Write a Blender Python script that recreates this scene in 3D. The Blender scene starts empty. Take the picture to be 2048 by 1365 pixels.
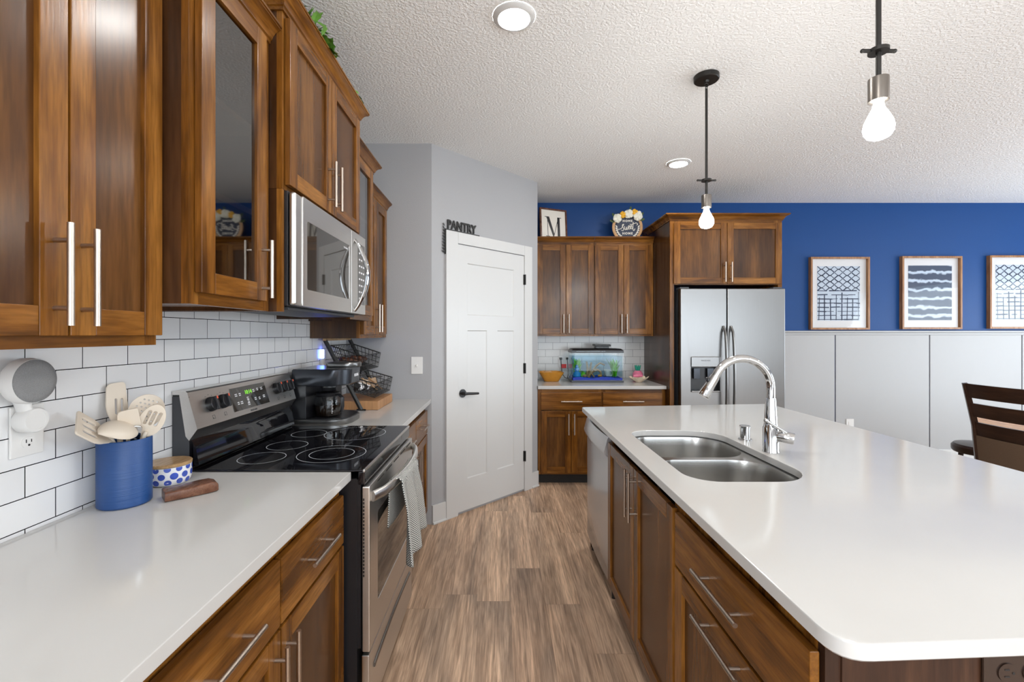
import bpy, bmesh, math, random
from mathutils import Vector, Matrix
random.seed(7)
R = math.radians
SC = bpy.context.scene
COL = SC.collection

# ------------------------------------------------------------------ camera, world, exposure
F = 910.0; VX = 1005.0; VY = 668.0; CH = 1.389           # focal length in px, vanishing point, eye height
cam = bpy.data.cameras.new('camera'); cam.sensor_width = 36.0; cam.lens = F/2048*36
cam.shift_x = (1024-VX)/2048; cam.shift_y = -(682.5-VY)/2048
cam.clip_start = 0.02
co = bpy.data.objects.new('camera', cam); COL.objects.link(co)
co.location = (0, 0, CH); co.rotation_euler = (R(90), 0, 0); SC.camera = co
SC.view_settings.view_transform = 'Standard'; SC.view_settings.look = 'None'
SC.view_settings.exposure = 0.36; SC.view_settings.gamma = 1.0; SC.view_settings.use_curve_mapping = False
w = bpy.data.worlds.new('daylight'); SC.world = w; w.use_nodes = True
w.node_tree.nodes['Background'].inputs[0].default_value = (0.72, 0.86, 1.0, 1)
w.node_tree.nodes['Background'].inputs[1].default_value = 2.5
SC.cycles.max_bounces = 10; SC.cycles.diffuse_bounces = 6; SC.cycles.glossy_bounces = 5
SC.cycles.transmission_bounces = 6; SC.cycles.transparent_max_bounces = 16
SC.cycles.sample_clamp_indirect = 4.0; SC.cycles.caustics_reflective = False; SC.cycles.caustics_refractive = False

def window_light(name, loc, rot, sx, sy, power, col):
    l = bpy.data.lights.new(name, 'AREA'); l.shape = 'RECTANGLE'; l.size = sx; l.size_y = sy
    l.energy = power; l.color = col
    o = bpy.data.objects.new(name, l); COL.objects.link(o); o.location = loc; o.rotation_euler = rot
    return o
window_light('window_daylight', (6.85, 2.2, 1.25), (0, R(122), 0), 2.1, 3.8, 95, (0.86, 0.93, 1.0))
window_light('window_daylight', (3.2, -3.2, 1.45), (R(116), 0, 0), 6.0, 1.9, 95, (0.92, 0.96, 1.0))
window_light('window_daylight', (-1.0, -1.95, 1.4), (0, R(-98), 0), 1.7, 2.0, 80, (0.95, 0.97, 1.0))  # added fill light at an invented left window, brightens the island fronts

LAMP_DOWN = 165.0      # radiance of the recessed lenses
LAMP_BULB = 112.0     # radiance of the pendant bulbs
# ------------------------------------------------------------------ materials
def new_mat(name):
    m = bpy.data.materials.new(name); m.use_nodes = True
    nt = m.node_tree; return m, nt, nt.nodes['Principled BSDF']
def mat(name, col, rough=0.5, metal=0.0, coat=0.0, bump=0.0, bscale=60.0, var=0.0, spec=0.5, emit=0.0, stretch=None, sss=0):
    m, nt, b = new_mat(name)
    b.inputs['Base Color'].default_value = (*col, 1); b.inputs['Roughness'].default_value = rough
    b.inputs['Metallic'].default_value = metal; b.inputs['Coat Weight'].default_value = coat
    b.inputs['Coat Roughness'].default_value = 0.08; b.inputs['Specular IOR Level'].default_value = spec
    if emit:
        b.inputs['Emission Color'].default_value = (*col, 1); b.inputs['Emission Strength'].default_value = emit
    if bump or var:
        tc = nt.nodes.new('ShaderNodeTexCoord'); n = nt.nodes.new('ShaderNodeTexNoise')
        mp = nt.nodes.new('ShaderNodeMapping'); nt.links.new(tc.outputs['Object'], mp.inputs[0])
        if stretch: mp.inputs['Scale'].default_value = stretch
        nt.links.new(mp.outputs[0], n.inputs['Vector']); n.inputs['Scale'].default_value = bscale; n.inputs['Detail'].default_value = 4
        if bump:
            bp = nt.nodes.new('ShaderNodeBump'); bp.inputs['Strength'].default_value = bump; bp.inputs['Distance'].default_value = 0.004
            nt.links.new(n.outputs['Fac'], bp.inputs['Height']); nt.links.new(bp.outputs[0], b.inputs['Normal'])
        if var:
            mx = nt.nodes.new('ShaderNodeMix'); mx.data_type = 'RGBA'
            mx.inputs['A'].default_value = (*[c*(1-var) for c in col], 1); mx.inputs['B'].default_value = (*[min(1, c*(1+var)) for c in col], 1)
            nt.links.new(n.outputs['Fac'], mx.inputs['Factor']); nt.links.new(mx.outputs['Result'], b.inputs['Base Color'])
    return m
def wood(name, axis, cols, rough=0.25, coat=0.0, across=19.0, along=1.3, pores=0.32):
    m, nt, b = new_mat(name); N = nt.nodes.new; L = nt.links.new
    tc = N('ShaderNodeTexCoord'); oi = N('ShaderNodeObjectInfo')
    mul = N('ShaderNodeMath'); mul.operation = 'MULTIPLY'; mul.inputs[1].default_value = 53.0; L(oi.outputs['Random'], mul.inputs[0])
    add = N('ShaderNodeVectorMath'); add.operation = 'ADD'; L(tc.outputs['Object'], add.inputs[0]); L(mul.outputs[0], add.inputs[1])
    mp = N('ShaderNodeMapping'); s = [across]*3; s['xyz'.index(axis)] = along; mp.inputs['Scale'].default_value = s
    L(add.outputs[0], mp.inputs[0])
    n = N('ShaderNodeTexNoise'); n.inputs['Scale'].default_value = 1.0; n.inputs['Detail'].default_value = 6; n.inputs['Distortion'].default_value = 0.9
    L(mp.outputs[0], n.inputs['Vector'])
    cr = N('ShaderNodeValToRGB'); e = cr.color_ramp.elements
    e[0].position = 0.28; e[0].color = (*cols[0], 1); e[1].position = 0.74; e[1].color = (*cols[2], 1)
    k = e.new(0.5); k.color = (*cols[1], 1)
    L(n.outputs['Fac'], cr.inputs[0])
    mp3 = N('ShaderNodeMapping'); s3 = [across*.33]*3; s3['xyz'.index(axis)] = along*1.4; mp3.inputs['Scale'].default_value = s3; L(add.outputs[0], mp3.inputs[0])
    n3 = N('ShaderNodeTexNoise'); n3.inputs['Scale'].default_value = 1.0; n3.inputs['Detail'].default_value = 2; n3.inputs['Distortion'].default_value = 1.5; L(mp3.outputs[0], n3.inputs['Vector'])
    av = N('ShaderNodeMix'); av.inputs['Factor'].default_value = 0.45; L(n.outputs['Fac'], av.inputs['A']); L(n3.outputs['Fac'], av.inputs['B']); L(av.outputs['Result'], cr.inputs[0])
    e[0].position = 0.34; e[-1].position = 0.66
    mp2 = N('ShaderNodeMapping'); s2 = [across*9]*3; s2['xyz'.index(axis)] = along*6; s2['xyz'.index(axis)] = along*11; mp2.inputs['Scale'].default_value = s2; L(add.outputs[0], mp2.inputs[0])
    n2 = N('ShaderNodeTexNoise'); n2.inputs['Scale'].default_value = 1.0; n2.inputs['Detail'].default_value = 3; L(mp2.outputs[0], n2.inputs['Vector'])
    cr2 = N('ShaderNodeValToRGB'); cr2.color_ramp.elements[0].position = 0.3; cr2.color_ramp.elements[1].position = 0.62
    v = 1-pores; cr2.color_ramp.elements[0].color = (v, v, v, 1); L(n2.outputs['Fac'], cr2.inputs[0])
    mx = N('ShaderNodeMix'); mx.data_type = 'RGBA'; mx.blend_type = 'MULTIPLY'; mx.inputs['Factor'].default_value = 1
    L(cr.outputs[0], mx.inputs['A']); L(cr2.outputs[0], mx.inputs['B']); L(mx.outputs['Result'], b.inputs['Base Color'])
    b.inputs['Roughness'].default_value = rough; b.inputs['Coat Weight'].default_value = coat; b.inputs['Coat Roughness'].default_value = 0.16; b.inputs['Specular IOR Level'].default_value = 0.30
    bp = N('ShaderNodeBump'); bp.inputs['Strength'].default_value = 0.12; bp.inputs['Distance'].default_value = 0.001
    L(n2.outputs['Fac'], bp.inputs['Height']); L(bp.outputs[0], b.inputs['Normal'])
    return m
def sheer(name, tint, gloss_rough=0.02, floor=0.05, power=1.0):
    m = bpy.data.materials.new(name); m.use_nodes = True; nt = m.node_tree; nt.nodes.remove(nt.nodes['Principled BSDF'])
    N = nt.nodes.new; L = nt.links.new
    t = N('ShaderNodeBsdfTransparent'); t.inputs[0].default_value = (*tint, 1)
    g = N('ShaderNodeBsdfGlossy'); g.inputs['Roughness'].default_value = gloss_rough
    f = N('ShaderNodeFresnel'); f.inputs[0].default_value = 1.5
    mu = N('ShaderNodeMath'); mu.operation = 'MULTIPLY_ADD'; mu.inputs[1].default_value = power; mu.inputs[2].default_value = floor; L(f.outputs[0], mu.inputs[0])
    ge = N('ShaderNodeNewGeometry'); fr_ = N('ShaderNodeMath'); fr_.operation = 'SUBTRACT'; fr_.inputs[0].default_value = 1.0; L(ge.outputs['Backfacing'], fr_.inputs[1])
    m2 = N('ShaderNodeMath'); m2.operation = 'MULTIPLY'; L(mu.outputs[0], m2.inputs[0]); L(fr_.outputs[0], m2.inputs[1]); mu = m2
    mx = N('ShaderNodeMixShader'); L(mu.outputs[0], mx.inputs[0]); L(t.outputs[0], mx.inputs[1]); L(g.outputs[0], mx.inputs[2])
    L(mx.outputs[0], nt.nodes['Material Output'].inputs[0]); return m
def bricks(name, uvw, bw, rh, mortar, c1, c2, cm, rough, off=0.5, grain=None, bump=0.3, smooth=0.1, stagger=False):
    """uvw: (axis, add) for u then v"""
    m, nt, b = new_mat(name); N = nt.nodes.new; L = nt.links.new
    tc = N('ShaderNodeTexCoord'); sp = N('ShaderNodeSeparateXYZ'); L(tc.outputs['Object'], sp.inputs[0])
    cb = N('ShaderNodeCombineXYZ')
    for i, (ax, ad) in enumerate(uvw):
        a = N('ShaderNodeMath'); a.operation = 'ADD'; a.inputs[1].default_value = ad
        L(sp.outputs['xyz'.index(ax)], a.inputs[0]); L(a.outputs[0], cb.inputs[i])
    vec = cb.outputs[0]
    if stagger:
        dv = N('ShaderNodeMath'); dv.operation = 'DIVIDE'; dv.inputs[1].default_value = rh; L(cb.inputs[1].links[0].from_socket, dv.inputs[0])
        fl = N('ShaderNodeMath'); fl.operation = 'FLOOR'; L(dv.outputs[0], fl.inputs[0])
        wn = N('ShaderNodeTexWhiteNoise'); wn.noise_dimensions = '1D'; L(fl.outputs[0], wn.inputs['W'])
        ma = N('ShaderNodeMath'); ma.operation = 'MULTIPLY_ADD'; ma.inputs[1].default_value = bw; L(wn.outputs['Value'], ma.inputs[0]); L(cb.inputs[0].links[0].from_socket, ma.inputs[2])
        c2_ = N('ShaderNodeCombineXYZ'); L(ma.outputs[0], c2_.inputs[0]); L(cb.inputs[1].links[0].from_socket, c2_.inputs[1]); vec = c2_.outputs[0]
    br = N('ShaderNodeTexBrick'); L(vec, br.inputs['Vector']); br.offset = off; br.offset_frequency = 2; br.squash = 1.0
    br.inputs['Scale'].default_value = 1; br.inputs['Brick Width'].default_value = bw; br.inputs['Row Height'].default_value = rh
    br.inputs['Mortar Size'].default_value = mortar; br.inputs['Mortar Smooth'].default_value = smooth
    br.inputs['Color1'].default_value = (*c1, 1); br.inputs['Color2'].default_value = (*c2, 1); br.inputs['Mortar'].default_value = (*cm, 1)
    out = br.outputs['Color']
    if grain:
        lo = None
        for (sc, dist, c0, cl, p0, p1) in grain:
            mp = N('ShaderNodeMapping'); mp.inputs['Scale'].default_value = sc
            sh = N('ShaderNodeVectorMath'); sh.operation = 'ADD'; L(tc.outputs['Object'], sh.inputs[0])
            ml = N('ShaderNodeVectorMath'); ml.operation = 'SCALE'; ml.inputs['Scale'].default_value = 9.0; L(br.outputs['Color'], ml.inputs[0]); L(ml.outputs[0], sh.inputs[1])
            L(sh.outputs[0], mp.inputs[0])
            n = N('ShaderNodeTexNoise'); n.inputs['Scale'].default_value = 1; n.inputs['Detail'].default_value = 6; n.inputs['Distortion'].default_value = dist; L(mp.outputs[0], n.inputs['Vector'])
            cr = N('ShaderNodeValToRGB'); cr.color_ramp.elements[0].position = p0; cr.color_ramp.elements[1].position = p1
            cr.color_ramp.elements[0].color = (*c0, 1); cr.color_ramp.elements[1].color = (*cl, 1); L(n.outputs['Fac'], cr.inputs[0])
            mx = N('ShaderNodeMix'); mx.data_type = 'RGBA'; mx.blend_type = 'MULTIPLY'; mx.inputs['Factor'].default_value = 1
            L(out, mx.inputs['A']); L(cr.outputs[0], mx.inputs['B']); out = mx.outputs['Result']
    L(out, b.inputs['Base Color']); b.inputs['Roughness'].default_value = rough
    inv = N('ShaderNodeMath'); inv.operation = 'SUBTRACT'; inv.inputs[0].default_value = 1.0; L(br.outputs['Fac'], inv.inputs[1])
    bp = N('ShaderNodeBump'); bp.inputs['Strength'].default_value = bump; bp.inputs['Distance'].default_value = 0.002
    L(inv.outputs[0], bp.inputs['Height']); L(bp.outputs[0], b.inputs['Normal'])
    return m

CAB = ((0.062, 0.021, 0.0035), (0.18, 0.067, 0.0095), (0.30, 0.126, 0.024))
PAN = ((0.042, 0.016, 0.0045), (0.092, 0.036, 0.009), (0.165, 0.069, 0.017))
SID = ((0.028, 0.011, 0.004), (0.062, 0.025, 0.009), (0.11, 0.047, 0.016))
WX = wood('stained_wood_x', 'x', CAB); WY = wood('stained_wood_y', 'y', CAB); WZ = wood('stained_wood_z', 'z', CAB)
WSIDE = wood('shaded_end_wood', 'z', SID, across=10, along=0.8)  # shade on the cabinet sides, put into a darker copy of the wood
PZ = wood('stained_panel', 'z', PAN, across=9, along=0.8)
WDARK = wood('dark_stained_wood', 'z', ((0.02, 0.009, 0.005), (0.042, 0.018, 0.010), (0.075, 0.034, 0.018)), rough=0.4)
WMAPLE = wood('pale_inner_wood', 'y', ((0.30, 0.18, 0.09), (0.42, 0.26, 0.14), (0.5, 0.33, 0.19)))
WBOARD = bricks('butcher_block', (('y', 40), ('z', 40)), 0.03, 0.5, 0.0004, (0.42, 0.20, 0.08), (0.55, 0.29, 0.13), (0.2, 0.09, 0.04), 0.45, grain=[((60, 60, 5), 0.5, (0.7, 0.7, 0.7), (1, 1, 1), 0.3, 0.7)])
WWALNUT = wood('walnut', 'y', ((0.07, 0.028, 0.016), (0.14, 0.058, 0.034), (0.21, 0.10, 0.06)), across=40, along=6)
WBAMBOO = wood('bamboo_lid', 'y', ((0.40, 0.24, 0.11), (0.50, 0.32, 0.16), (0.58, 0.39, 0.21)), across=40, along=3)
WFRAME = wood('picture_frame_wood', 'z', ((0.26, 0.12, 0.05), (0.36, 0.18, 0.085), (0.45, 0.25, 0.13)), across=30)
WTABLE = wood('honey_table_wood', 'y', ((0.46, 0.17, 0.025), (0.62, 0.25, 0.045), (0.72, 0.33, 0.07)))
WSTOOL = wood('espresso_wood', 'y', ((0.018, 0.009, 0.006), (0.034, 0.016, 0.010), (0.055, 0.026, 0.015)), rough=0.3)
M_QUARTZ = mat('white_quartz', (0.52, 0.515, 0.50), 0.12, var=0.03, bscale=5)
M_WALL = mat('grey_wall_paint', (0.37, 0.37, 0.378), 0.55, bump=0.12, bscale=160)
M_BLUE = mat('blue_wall_paint', (0.008, 0.056, 0.205), 0.42, bump=0.1, bscale=150, spec=0.25)
M_WAINS = mat('pale_grey_panel_paint', (0.40, 0.40, 0.40), 0.45)
M_WHITE = mat('white_trim_paint', (0.60, 0.60, 0.59), 0.32)
M_TRIMG = mat('wainscot_rail_paint', (0.37, 0.37, 0.37), 0.4)
M_STEEL = mat('brushed_steel', (0.25, 0.247, 0.243), 0.30, 1.0, bump=0.05, bscale=1.0, stretch=(300, 300, 4), var=0.04)
M_STEELH = mat('brushed_steel_wide', (0.70, 0.685, 0.66), 0.30, 1.0, bump=0.05, bscale=1.0, stretch=(300, 4, 300), var=0.04)
M_SINK = mat('sink_steel', (0.50, 0.49, 0.47), 0.24, 1.0, bump=0.03, bscale=1.0, stretch=(4, 300, 300))
M_NICKEL = mat('satin_nickel', (0.50, 0.43, 0.365), 0.34, 1.0)
M_CHROME = mat('polished_chrome', (0.56, 0.56, 0.56), 0.05, 1.0)
M_BLK = mat('black_plastic', (0.012, 0.012, 0.014), 0.3)
M_BLKM = mat('black_metal', (0.018, 0.017, 0.016), 0.42, 0.3)
M_BLKGLASS = mat('black_glass', (0.006, 0.006, 0.008), 0.03, spec=0.6)
M_WINGLASS = mat('smoked_oven_glass', (0.03, 0.026, 0.022), 0.03, spec=0.8)
M_SLATE = mat('dark_grey_plastic', (0.055, 0.058, 0.065), 0.5)
M_GUN = mat('gunmetal_plastic', (0.05, 0.055, 0.065), 0.22, 0.6)
M_BRONZE = mat('dark_bronze', (0.03, 0.028, 0.026), 0.4, 0.6)
M_PEWTER = mat('brushed_pewter', (0.22, 0.20, 0.18), 0.32, 1.0)
M_WPLAS = mat('white_plastic', (0.74, 0.73, 0.71), 0.4)
M_DW = mat('white_appliance', (0.50, 0.50, 0.51), 0.16, 0.35)
M_GREYFAB = mat('grey_speaker_fabric', (0.25, 0.25, 0.25), 0.9, bump=0.4, bscale=500, var=0.3)
M_CROCK = mat('blue_stoneware', (0.012, 0.058, 0.20), 0.42, bump=0.25, bscale=1.0, stretch=(3, 3, 320))
M_SILI = mat('cream_silicone', (0.72, 0.63, 0.52), 0.5)
M_CERAM = mat('white_ceramic', (0.78, 0.78, 0.80), 0.2)
M_DOT = mat('cobalt_glaze', (0.05, 0.09, 0.42), 0.25, var=0.45, bscale=70)
M_GREEN = mat('ivy_green', (0.10, 0.24, 0.03), 0.5, var=0.6, bscale=14)
M_DGREEN = mat('dark_leaf_green', (0.05, 0.09, 0.03), 0.6)
M_AQG = mat('aquarium_plant_green', (0.14, 0.52, 0.015), 0.5, var=0.4, bscale=30)
M_GRAVEL = mat('blue_gravel', (0.005, 0.035, 0.42), 0.45, bump=1.0, bscale=160, var=0.6)
M_DRIFT = mat('driftwood', (0.30, 0.17, 0.075), 0.8, var=0.5, bscale=40, bump=0.6)
M_TURQ = mat('turquoise_resin', (0.01, 0.20, 0.46), 0.4)
M_STONE = mat('grey_resin_stone', (0.45, 0.43, 0.38), 0.8, var=0.4, bscale=60, bump=0.5)
M_BASKET = mat('amber_bowl', (0.52, 0.22, 0.02), 0.35, var=0.2, bscale=30)
M_CREAM = mat('cream_ceramic', (0.75, 0.62, 0.47), 0.35)
M_PINK = mat('pink_glass', (0.75, 0.20, 0.32), 0.3)
M_TEAL = mat('teal_leaf', (0.02, 0.32, 0.22), 0.5)
M_RED = mat('red_plastic', (0.65, 0.02, 0.02), 0.4)
M_NAVYP = mat('navy_sign_board', (0.025, 0.035, 0.065), 0.6)
M_SIGNW = mat('sign_cream', (0.80, 0.76, 0.68), 0.6)
M_TANW = mat('sign_wood_rim', (0.55, 0.32, 0.15), 0.55, var=0.2, bscale=30)
M_YEL = mat('yellow_petal', (0.80, 0.42, 0.02), 0.6)
M_PETAL = mat('white_petal', (0.80, 0.78, 0.66), 0.6)
M_MAT = mat('picture_mount', (0.74, 0.74, 0.75), 0.6)
M_PRINT = mat('pale_print_paper', (0.52, 0.60, 0.70), 0.6)
M_INK = mat('indigo_ink', (0.02, 0.035, 0.085), 0.6)
M_LINEN = mat('brown_upholstery', (0.11, 0.068, 0.04), 0.85, bump=0.6, bscale=420, var=0.35)
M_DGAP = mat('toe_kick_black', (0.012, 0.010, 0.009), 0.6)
M_OUTB = mat('dark_brown_plastic', (0.03, 0.017, 0.012), 0.25)
M_COFFEE = mat('coffee', (0.008, 0.004, 0.002), 0.05)
M_RINGC = mat('burner_ring_print', (0.62, 0.66, 0.70), 0.3)
M_LCDG = mat('green_clock_digits', (0.22, 0.75, 0.03), 0.4, emit=0.9)
M_REDMARK = mat('red_knob_mark', (0.9, 0.12, 0.05), 0.4)
M_LENS = mat('lamp_lens', (1.0, 0.98, 0.95), 0.5, emit=LAMP_DOWN)
M_BULB = mat('lit_bulb', (1.0, 0.96, 0.90), 0.3, emit=LAMP_BULB)
M_NIGHT = mat('blue_night_light', (0.10, 0.18, 1.0), 0.3, emit=14)
M_LED = mat('aquarium_led', (0.75, 0.92, 1.0), 0.3, emit=6.0)
M_GLASS = sheer('clear_glass', (0.97, 0.98, 0.98), 0.02, 0.0)
M_CABGLASS = sheer('dark_cabinet_glass', (0.42, 0.40, 0.37), 0.03, 0.16, 1.4)
M_WINDOW = sheer('window_glass', (0.97, 0.98, 0.98))
M_WATER = sheer('aquarium_water', (0.72, 0.86, 0.92), 0.02, 0.0, 0.25)
M_PICGLASS = sheer('picture_glass', (0.97, 0.97, 0.97), 0.02, 0.0)
M_TILE = bricks('white_subway_tile', (('y', -1.0098+20*.1488), ('z', -1.2957+.745)), .1488, .0745, .0013, (.74, .74, .745), (.78, .78, .78), (.012, .012, .014), 0.14)
M_TILEB = bricks('white_subway_tile_x', (('x', 3.0), ('z', -1.2957+.745)), .1535, .0745, .0011, (.64, .635, .62), (.67, .665, .65), (.03, .03, .03), 0.16)
M_FLOOR = bricks('grey_brown_plank_floor', (('y', 20.3), ('x', 20.07)), 1.2, .178, .0005, (.50, .365, .275), (.60, .455, .345), (.2, .14, .10), 0.42, off=0.0, stagger=True,
    grain=[((5, .9, 1), 1.2, (.58, .57, .57), (1.28, 1.22, 1.15), .30, .70), ((13, .7, 1), 3.0, (.66, .62, .58), (1.16, 1.14, 1.10), .32, .68), ((55, 2.2, 1), 2.2, (.74, .70, .67), (1.14, 1.14, 1.13), .36, .62), ((150, 8, 1), 0.5, (.82, .81, .80), (1.1, 1.1, 1.1), .35, .6)], bump=0.15)
def ceiling_mat():
    m, nt, b = new_mat('knockdown_ceiling'); N = nt.nodes.new; L = nt.links.new
    b.inputs['Base Color'].default_value = (.86, .87, .865, 1); b.inputs['Roughness'].default_value = .8
    tc = N('ShaderNodeTexCoord'); n = N('ShaderNodeTexNoise'); n.inputs['Scale'].default_value = 75; n.inputs['Detail'].default_value = 2; L(tc.outputs['Object'], n.inputs['Vector'])
    cr = N('ShaderNodeValToRGB'); cr.color_ramp.elements[0].position = .42; cr.color_ramp.elements[1].position = .58; L(n.outputs['Fac'], cr.inputs[0])
    bp = N('ShaderNodeBump'); bp.inputs['Strength'].default_value = .5; bp.inputs['Distance'].default_value = .004
    L(cr.outputs[0], bp.inputs['Height']); L(bp.outputs[0], b.inputs['Normal']); return m
M_CEIL = ceiling_mat()
def towel_mat():
    m, nt, b = new_mat('black_white_waffle_cloth'); N = nt.nodes.new; L = nt.links.new
    tc = N('ShaderNodeUVMap'); ck = N('ShaderNodeTexChecker'); ck.inputs['Scale'].default_value = 1
    mp = N('ShaderNodeMapping'); mp.inputs['Scale'].default_value = (230, 230, 1); L(tc.outputs[0], mp.inputs[0]); L(mp.outputs[0], ck.inputs['Vector'])
    ck.inputs[1].default_value = (.62, .62, .58, 1); ck.inputs[2].default_value = (.025, .027, .032, 1)
    L(ck.outputs[0], b.inputs['Base Color']); b.inputs['Roughness'].default_value = .9
    bp = N('ShaderNodeBump'); bp.inputs['Strength'].default_value = .5; bp.inputs['Distance'].default_value = .002; L(ck.outputs[1], bp.inputs['Height']); L(bp.outputs[0], b.inputs['Normal'])
    return m
M_TOWEL = towel_mat()
def shibori_mat():
    m, nt, b = new_mat('indigo_banded_print'); N = nt.nodes.new; L = nt.links.new
    tc = N('ShaderNodeTexCoord'); wv = N('ShaderNodeTexWave'); wv.bands_direction = 'Z'; wv.inputs['Scale'].default_value = 3.4; wv.inputs['Distortion'].default_value = 3.0
    wv.inputs['Detail'].default_value = 3; wv.inputs['Detail Scale'].default_value = 3.0; L(tc.outputs['Object'], wv.inputs['Vector'])
    cr = N('ShaderNodeValToRGB'); e = cr.color_ramp.elements; e[0].position = .62; e[0].color = (.03, .05, .10, 1); e[1].position = .97; e[1].color = (.55, .65, .78, 1)
    L(wv.outputs['Fac'], cr.inputs[0]); L(cr.outputs[0], b.inputs['Base Color']); b.inputs['Roughness'].default_value = .6; return m
M_SHIB = shibori_mat()

# ------------------------------------------------------------------ mesh builder
def _smooth(me, ang=38):
    me.polygons.foreach_set('use_smooth', [True]*len(me.polygons)); me.set_sharp_from_angle(angle=R(ang)); me.update()
class MB:
    def __init__(s): s.bm = bmesh.new(); s.wn = False
    def face(s, vs, mi=0):
        try: f = s.bm.faces.new(vs)
        except ValueError: return None
        f.material_index = mi; return f
    def box(s, x0, x1, y0, y1, z0, z1, bev=0.0, mi=0, M=None, seg=2):
        x0, x1 = min(x0, x1), max(x0, x1); y0, y1 = min(y0, y1), max(y0, y1); z0, z1 = min(z0, z1), max(z0, z1)
        t = bmesh.new()
        v = [t.verts.new(p) for p in ((x0,y0,z0),(x1,y0,z0),(x1,y1,z0),(x0,y1,z0),(x0,y0,z1),(x1,y0,z1),(x1,y1,z1),(x0,y1,z1))]
        for f in ((3,2,1,0),(4,5,6,7),(0,1,5,4),(1,2,6,5),(2,3,7,6),(3,0,4,7)): t.faces.new([v[i] for i in f])
        if bev > 0:
            s.wn = True; bev = min(bev, .45*min(x1-x0, y1-y0, z1-z0))
            bmesh.ops.bevel(t, geom=t.edges[:], offset=bev, segments=seg, affect='EDGES', profile=.5)
        s.merge(t, mi, M); return s
    def merge(s, t, mi=0, M=None):
        mp = {}
        for v in t.verts: mp[v] = s.bm.verts.new(M @ v.co if M else v.co)
        for f in t.faces: s.face([mp[v] for v in f.verts], mi)
        t.free()
    def rings(s, rings, mi=0, cap0=True, cap1=True, closed=True, loop=False):
        rv = [[s.bm.verts.new(p) for p in r] for r in rings]; n = len(rv[0])
        pairs = list(zip(rv, rv[1:])) + ([(rv[-1], rv[0])] if loop else [])
        for a, b in pairs:
            for i in range(n if closed else n-1):
                j = (i+1) % n; s.face([a[i], a[j], b[j], b[i]], mi)
        if cap0 and not loop: s.face(list(reversed(rv[0])), mi)
        if cap1 and not loop: s.face(rv[-1], mi)
        return s
    def tube(s, pts, r, n=12, mi=0, cap=True, loop=False, flat=None):
        pts = [Vector(p) for p in pts]; k = len(pts); rs = r if isinstance(r, (list, tuple)) else [r]*k
        out = []; ref = None
        for i, p in enumerate(pts):
            a = pts[(i-1) % k] if (loop or i > 0) else p; b = pts[(i+1) % k] if (loop or i < k-1) else p
            t = (b-a).normalized()
            if ref is None:
                ref = Vector((0, 0, 1)) if abs(t.z) < .9 else Vector((0, 1, 0))
                ref = (ref - t*ref.dot(t)).normalized()
            else: ref = (ref - t*ref.dot(t)).normalized()
            bi = t.cross(ref)
            fl = flat or (1, 1)
            out.append([p + (ref*math.cos(2*math.pi*q/n)*fl[0] + bi*math.sin(2*math.pi*q/n)*fl[1])*rs[i] for q in range(n)])
        return s.rings(out, mi, cap, cap, loop=loop)
    def cyl(s, p0, p1, r, r1=None, n=20, mi=0): return s.tube([p0, p1], [r, r if r1 is None else r1], n, mi)
    def lathe(s, prof, c, n=32, mi=0, M=None, cap0=True, cap1=True, sx=1, sy=1):
        c = Vector(c); out = []
        for (r, z) in prof:
            ring = [Vector((r*sx*math.cos(2*math.pi*q/n), r*sy*math.sin(2*math.pi*q/n), z)) for q in range(n)]
            out.append([(M @ p if M else p) + c for p in ring])
        return s.rings(out, mi, cap0, cap1)
    def prism(s, poly, a0, a1, axis='y', mi=0):
        def P(u, v, a): return {'y': (u, a, v), 'x': (a, u, v), 'z': (u, v, a)}[axis]
        return s.rings([[P(u, v, a0) for u, v in poly], [P(u, v, a1) for u, v in poly]], mi)
    def ball(s, c, r, sx=1, sy=1, sz=1, n=16, mi=0, M=None):
        t = bmesh.new(); bmesh.ops.create_uvsphere(t, u_segments=n, v_segments=max(6, n//2), radius=r)
        MM = Matrix.Translation(c) @ (M if M else Matrix()) @ Matrix.Diagonal((sx, sy, sz, 1)); s.merge(t, mi, MM); return s
    def plate(s, outer, holes, z0, z1, mi=0, M=None, ease=0.0):
        """flat plate with holes; outer/holes are 2-D loops"""
        def off(loop, d):
            n = len(loop); out = []
            A = sum(loop[i][0]*loop[(i+1) % n][1]-loop[(i+1) % n][0]*loop[i][1] for i in range(n)); sg = 1 if A > 0 else -1
            for i in range(n):
                a, b, c = Vector(loop[i-1]), Vector(loop[i]), Vector(loop[(i+1) % n])
                t1 = (b-a).normalized(); t2 = (c-b).normalized(); nn = Vector((-(t1.y+t2.y), t1.x+t2.x))
                if nn.length < 1e-9: nn = Vector((-t1.y, t1.x))
                nn.normalize(); out.append(tuple(b + nn*d*sg))
            return out
        t = bmesh.new(); tops = []; bots = []
        for k, lp in enumerate([outer]+list(holes)):
            d = ease if k == 0 else -ease
            prof = [(d, z1), (d*.3, z1-ease*.3), (0, z1-ease), (0, z0+ease), (d, z0)] if ease > 0 else [(0, z1), (0, z0)]
            rv = [[t.verts.new((x, y, z)) for x, y in (off(lp, dd) if dd else lp)] for dd, z in prof]
            n = len(lp)
            for a, b in zip(rv, rv[1:]):
                for i in range(n): t.faces.new([a[i], b[i], b[(i+1) % n], a[(i+1) % n]])
            tops.append(rv[0]); bots.append(rv[-1])
        for grp in (tops, bots):
            es = []
            for r in grp:
                for i in range(len(r)):
                    e = t.edges.get((r[i], r[(i+1) % len(r)])) or t.edges.new((r[i], r[(i+1) % len(r)])); es.append(e)
            bmesh.ops.triangle_fill(t, edges=es, use_beauty=True)
        bmesh.ops.recalc_face_normals(t, faces=t.faces[:]); s.wn = s.wn or ease > 0
        s.merge(t, mi, M); return s
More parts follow.
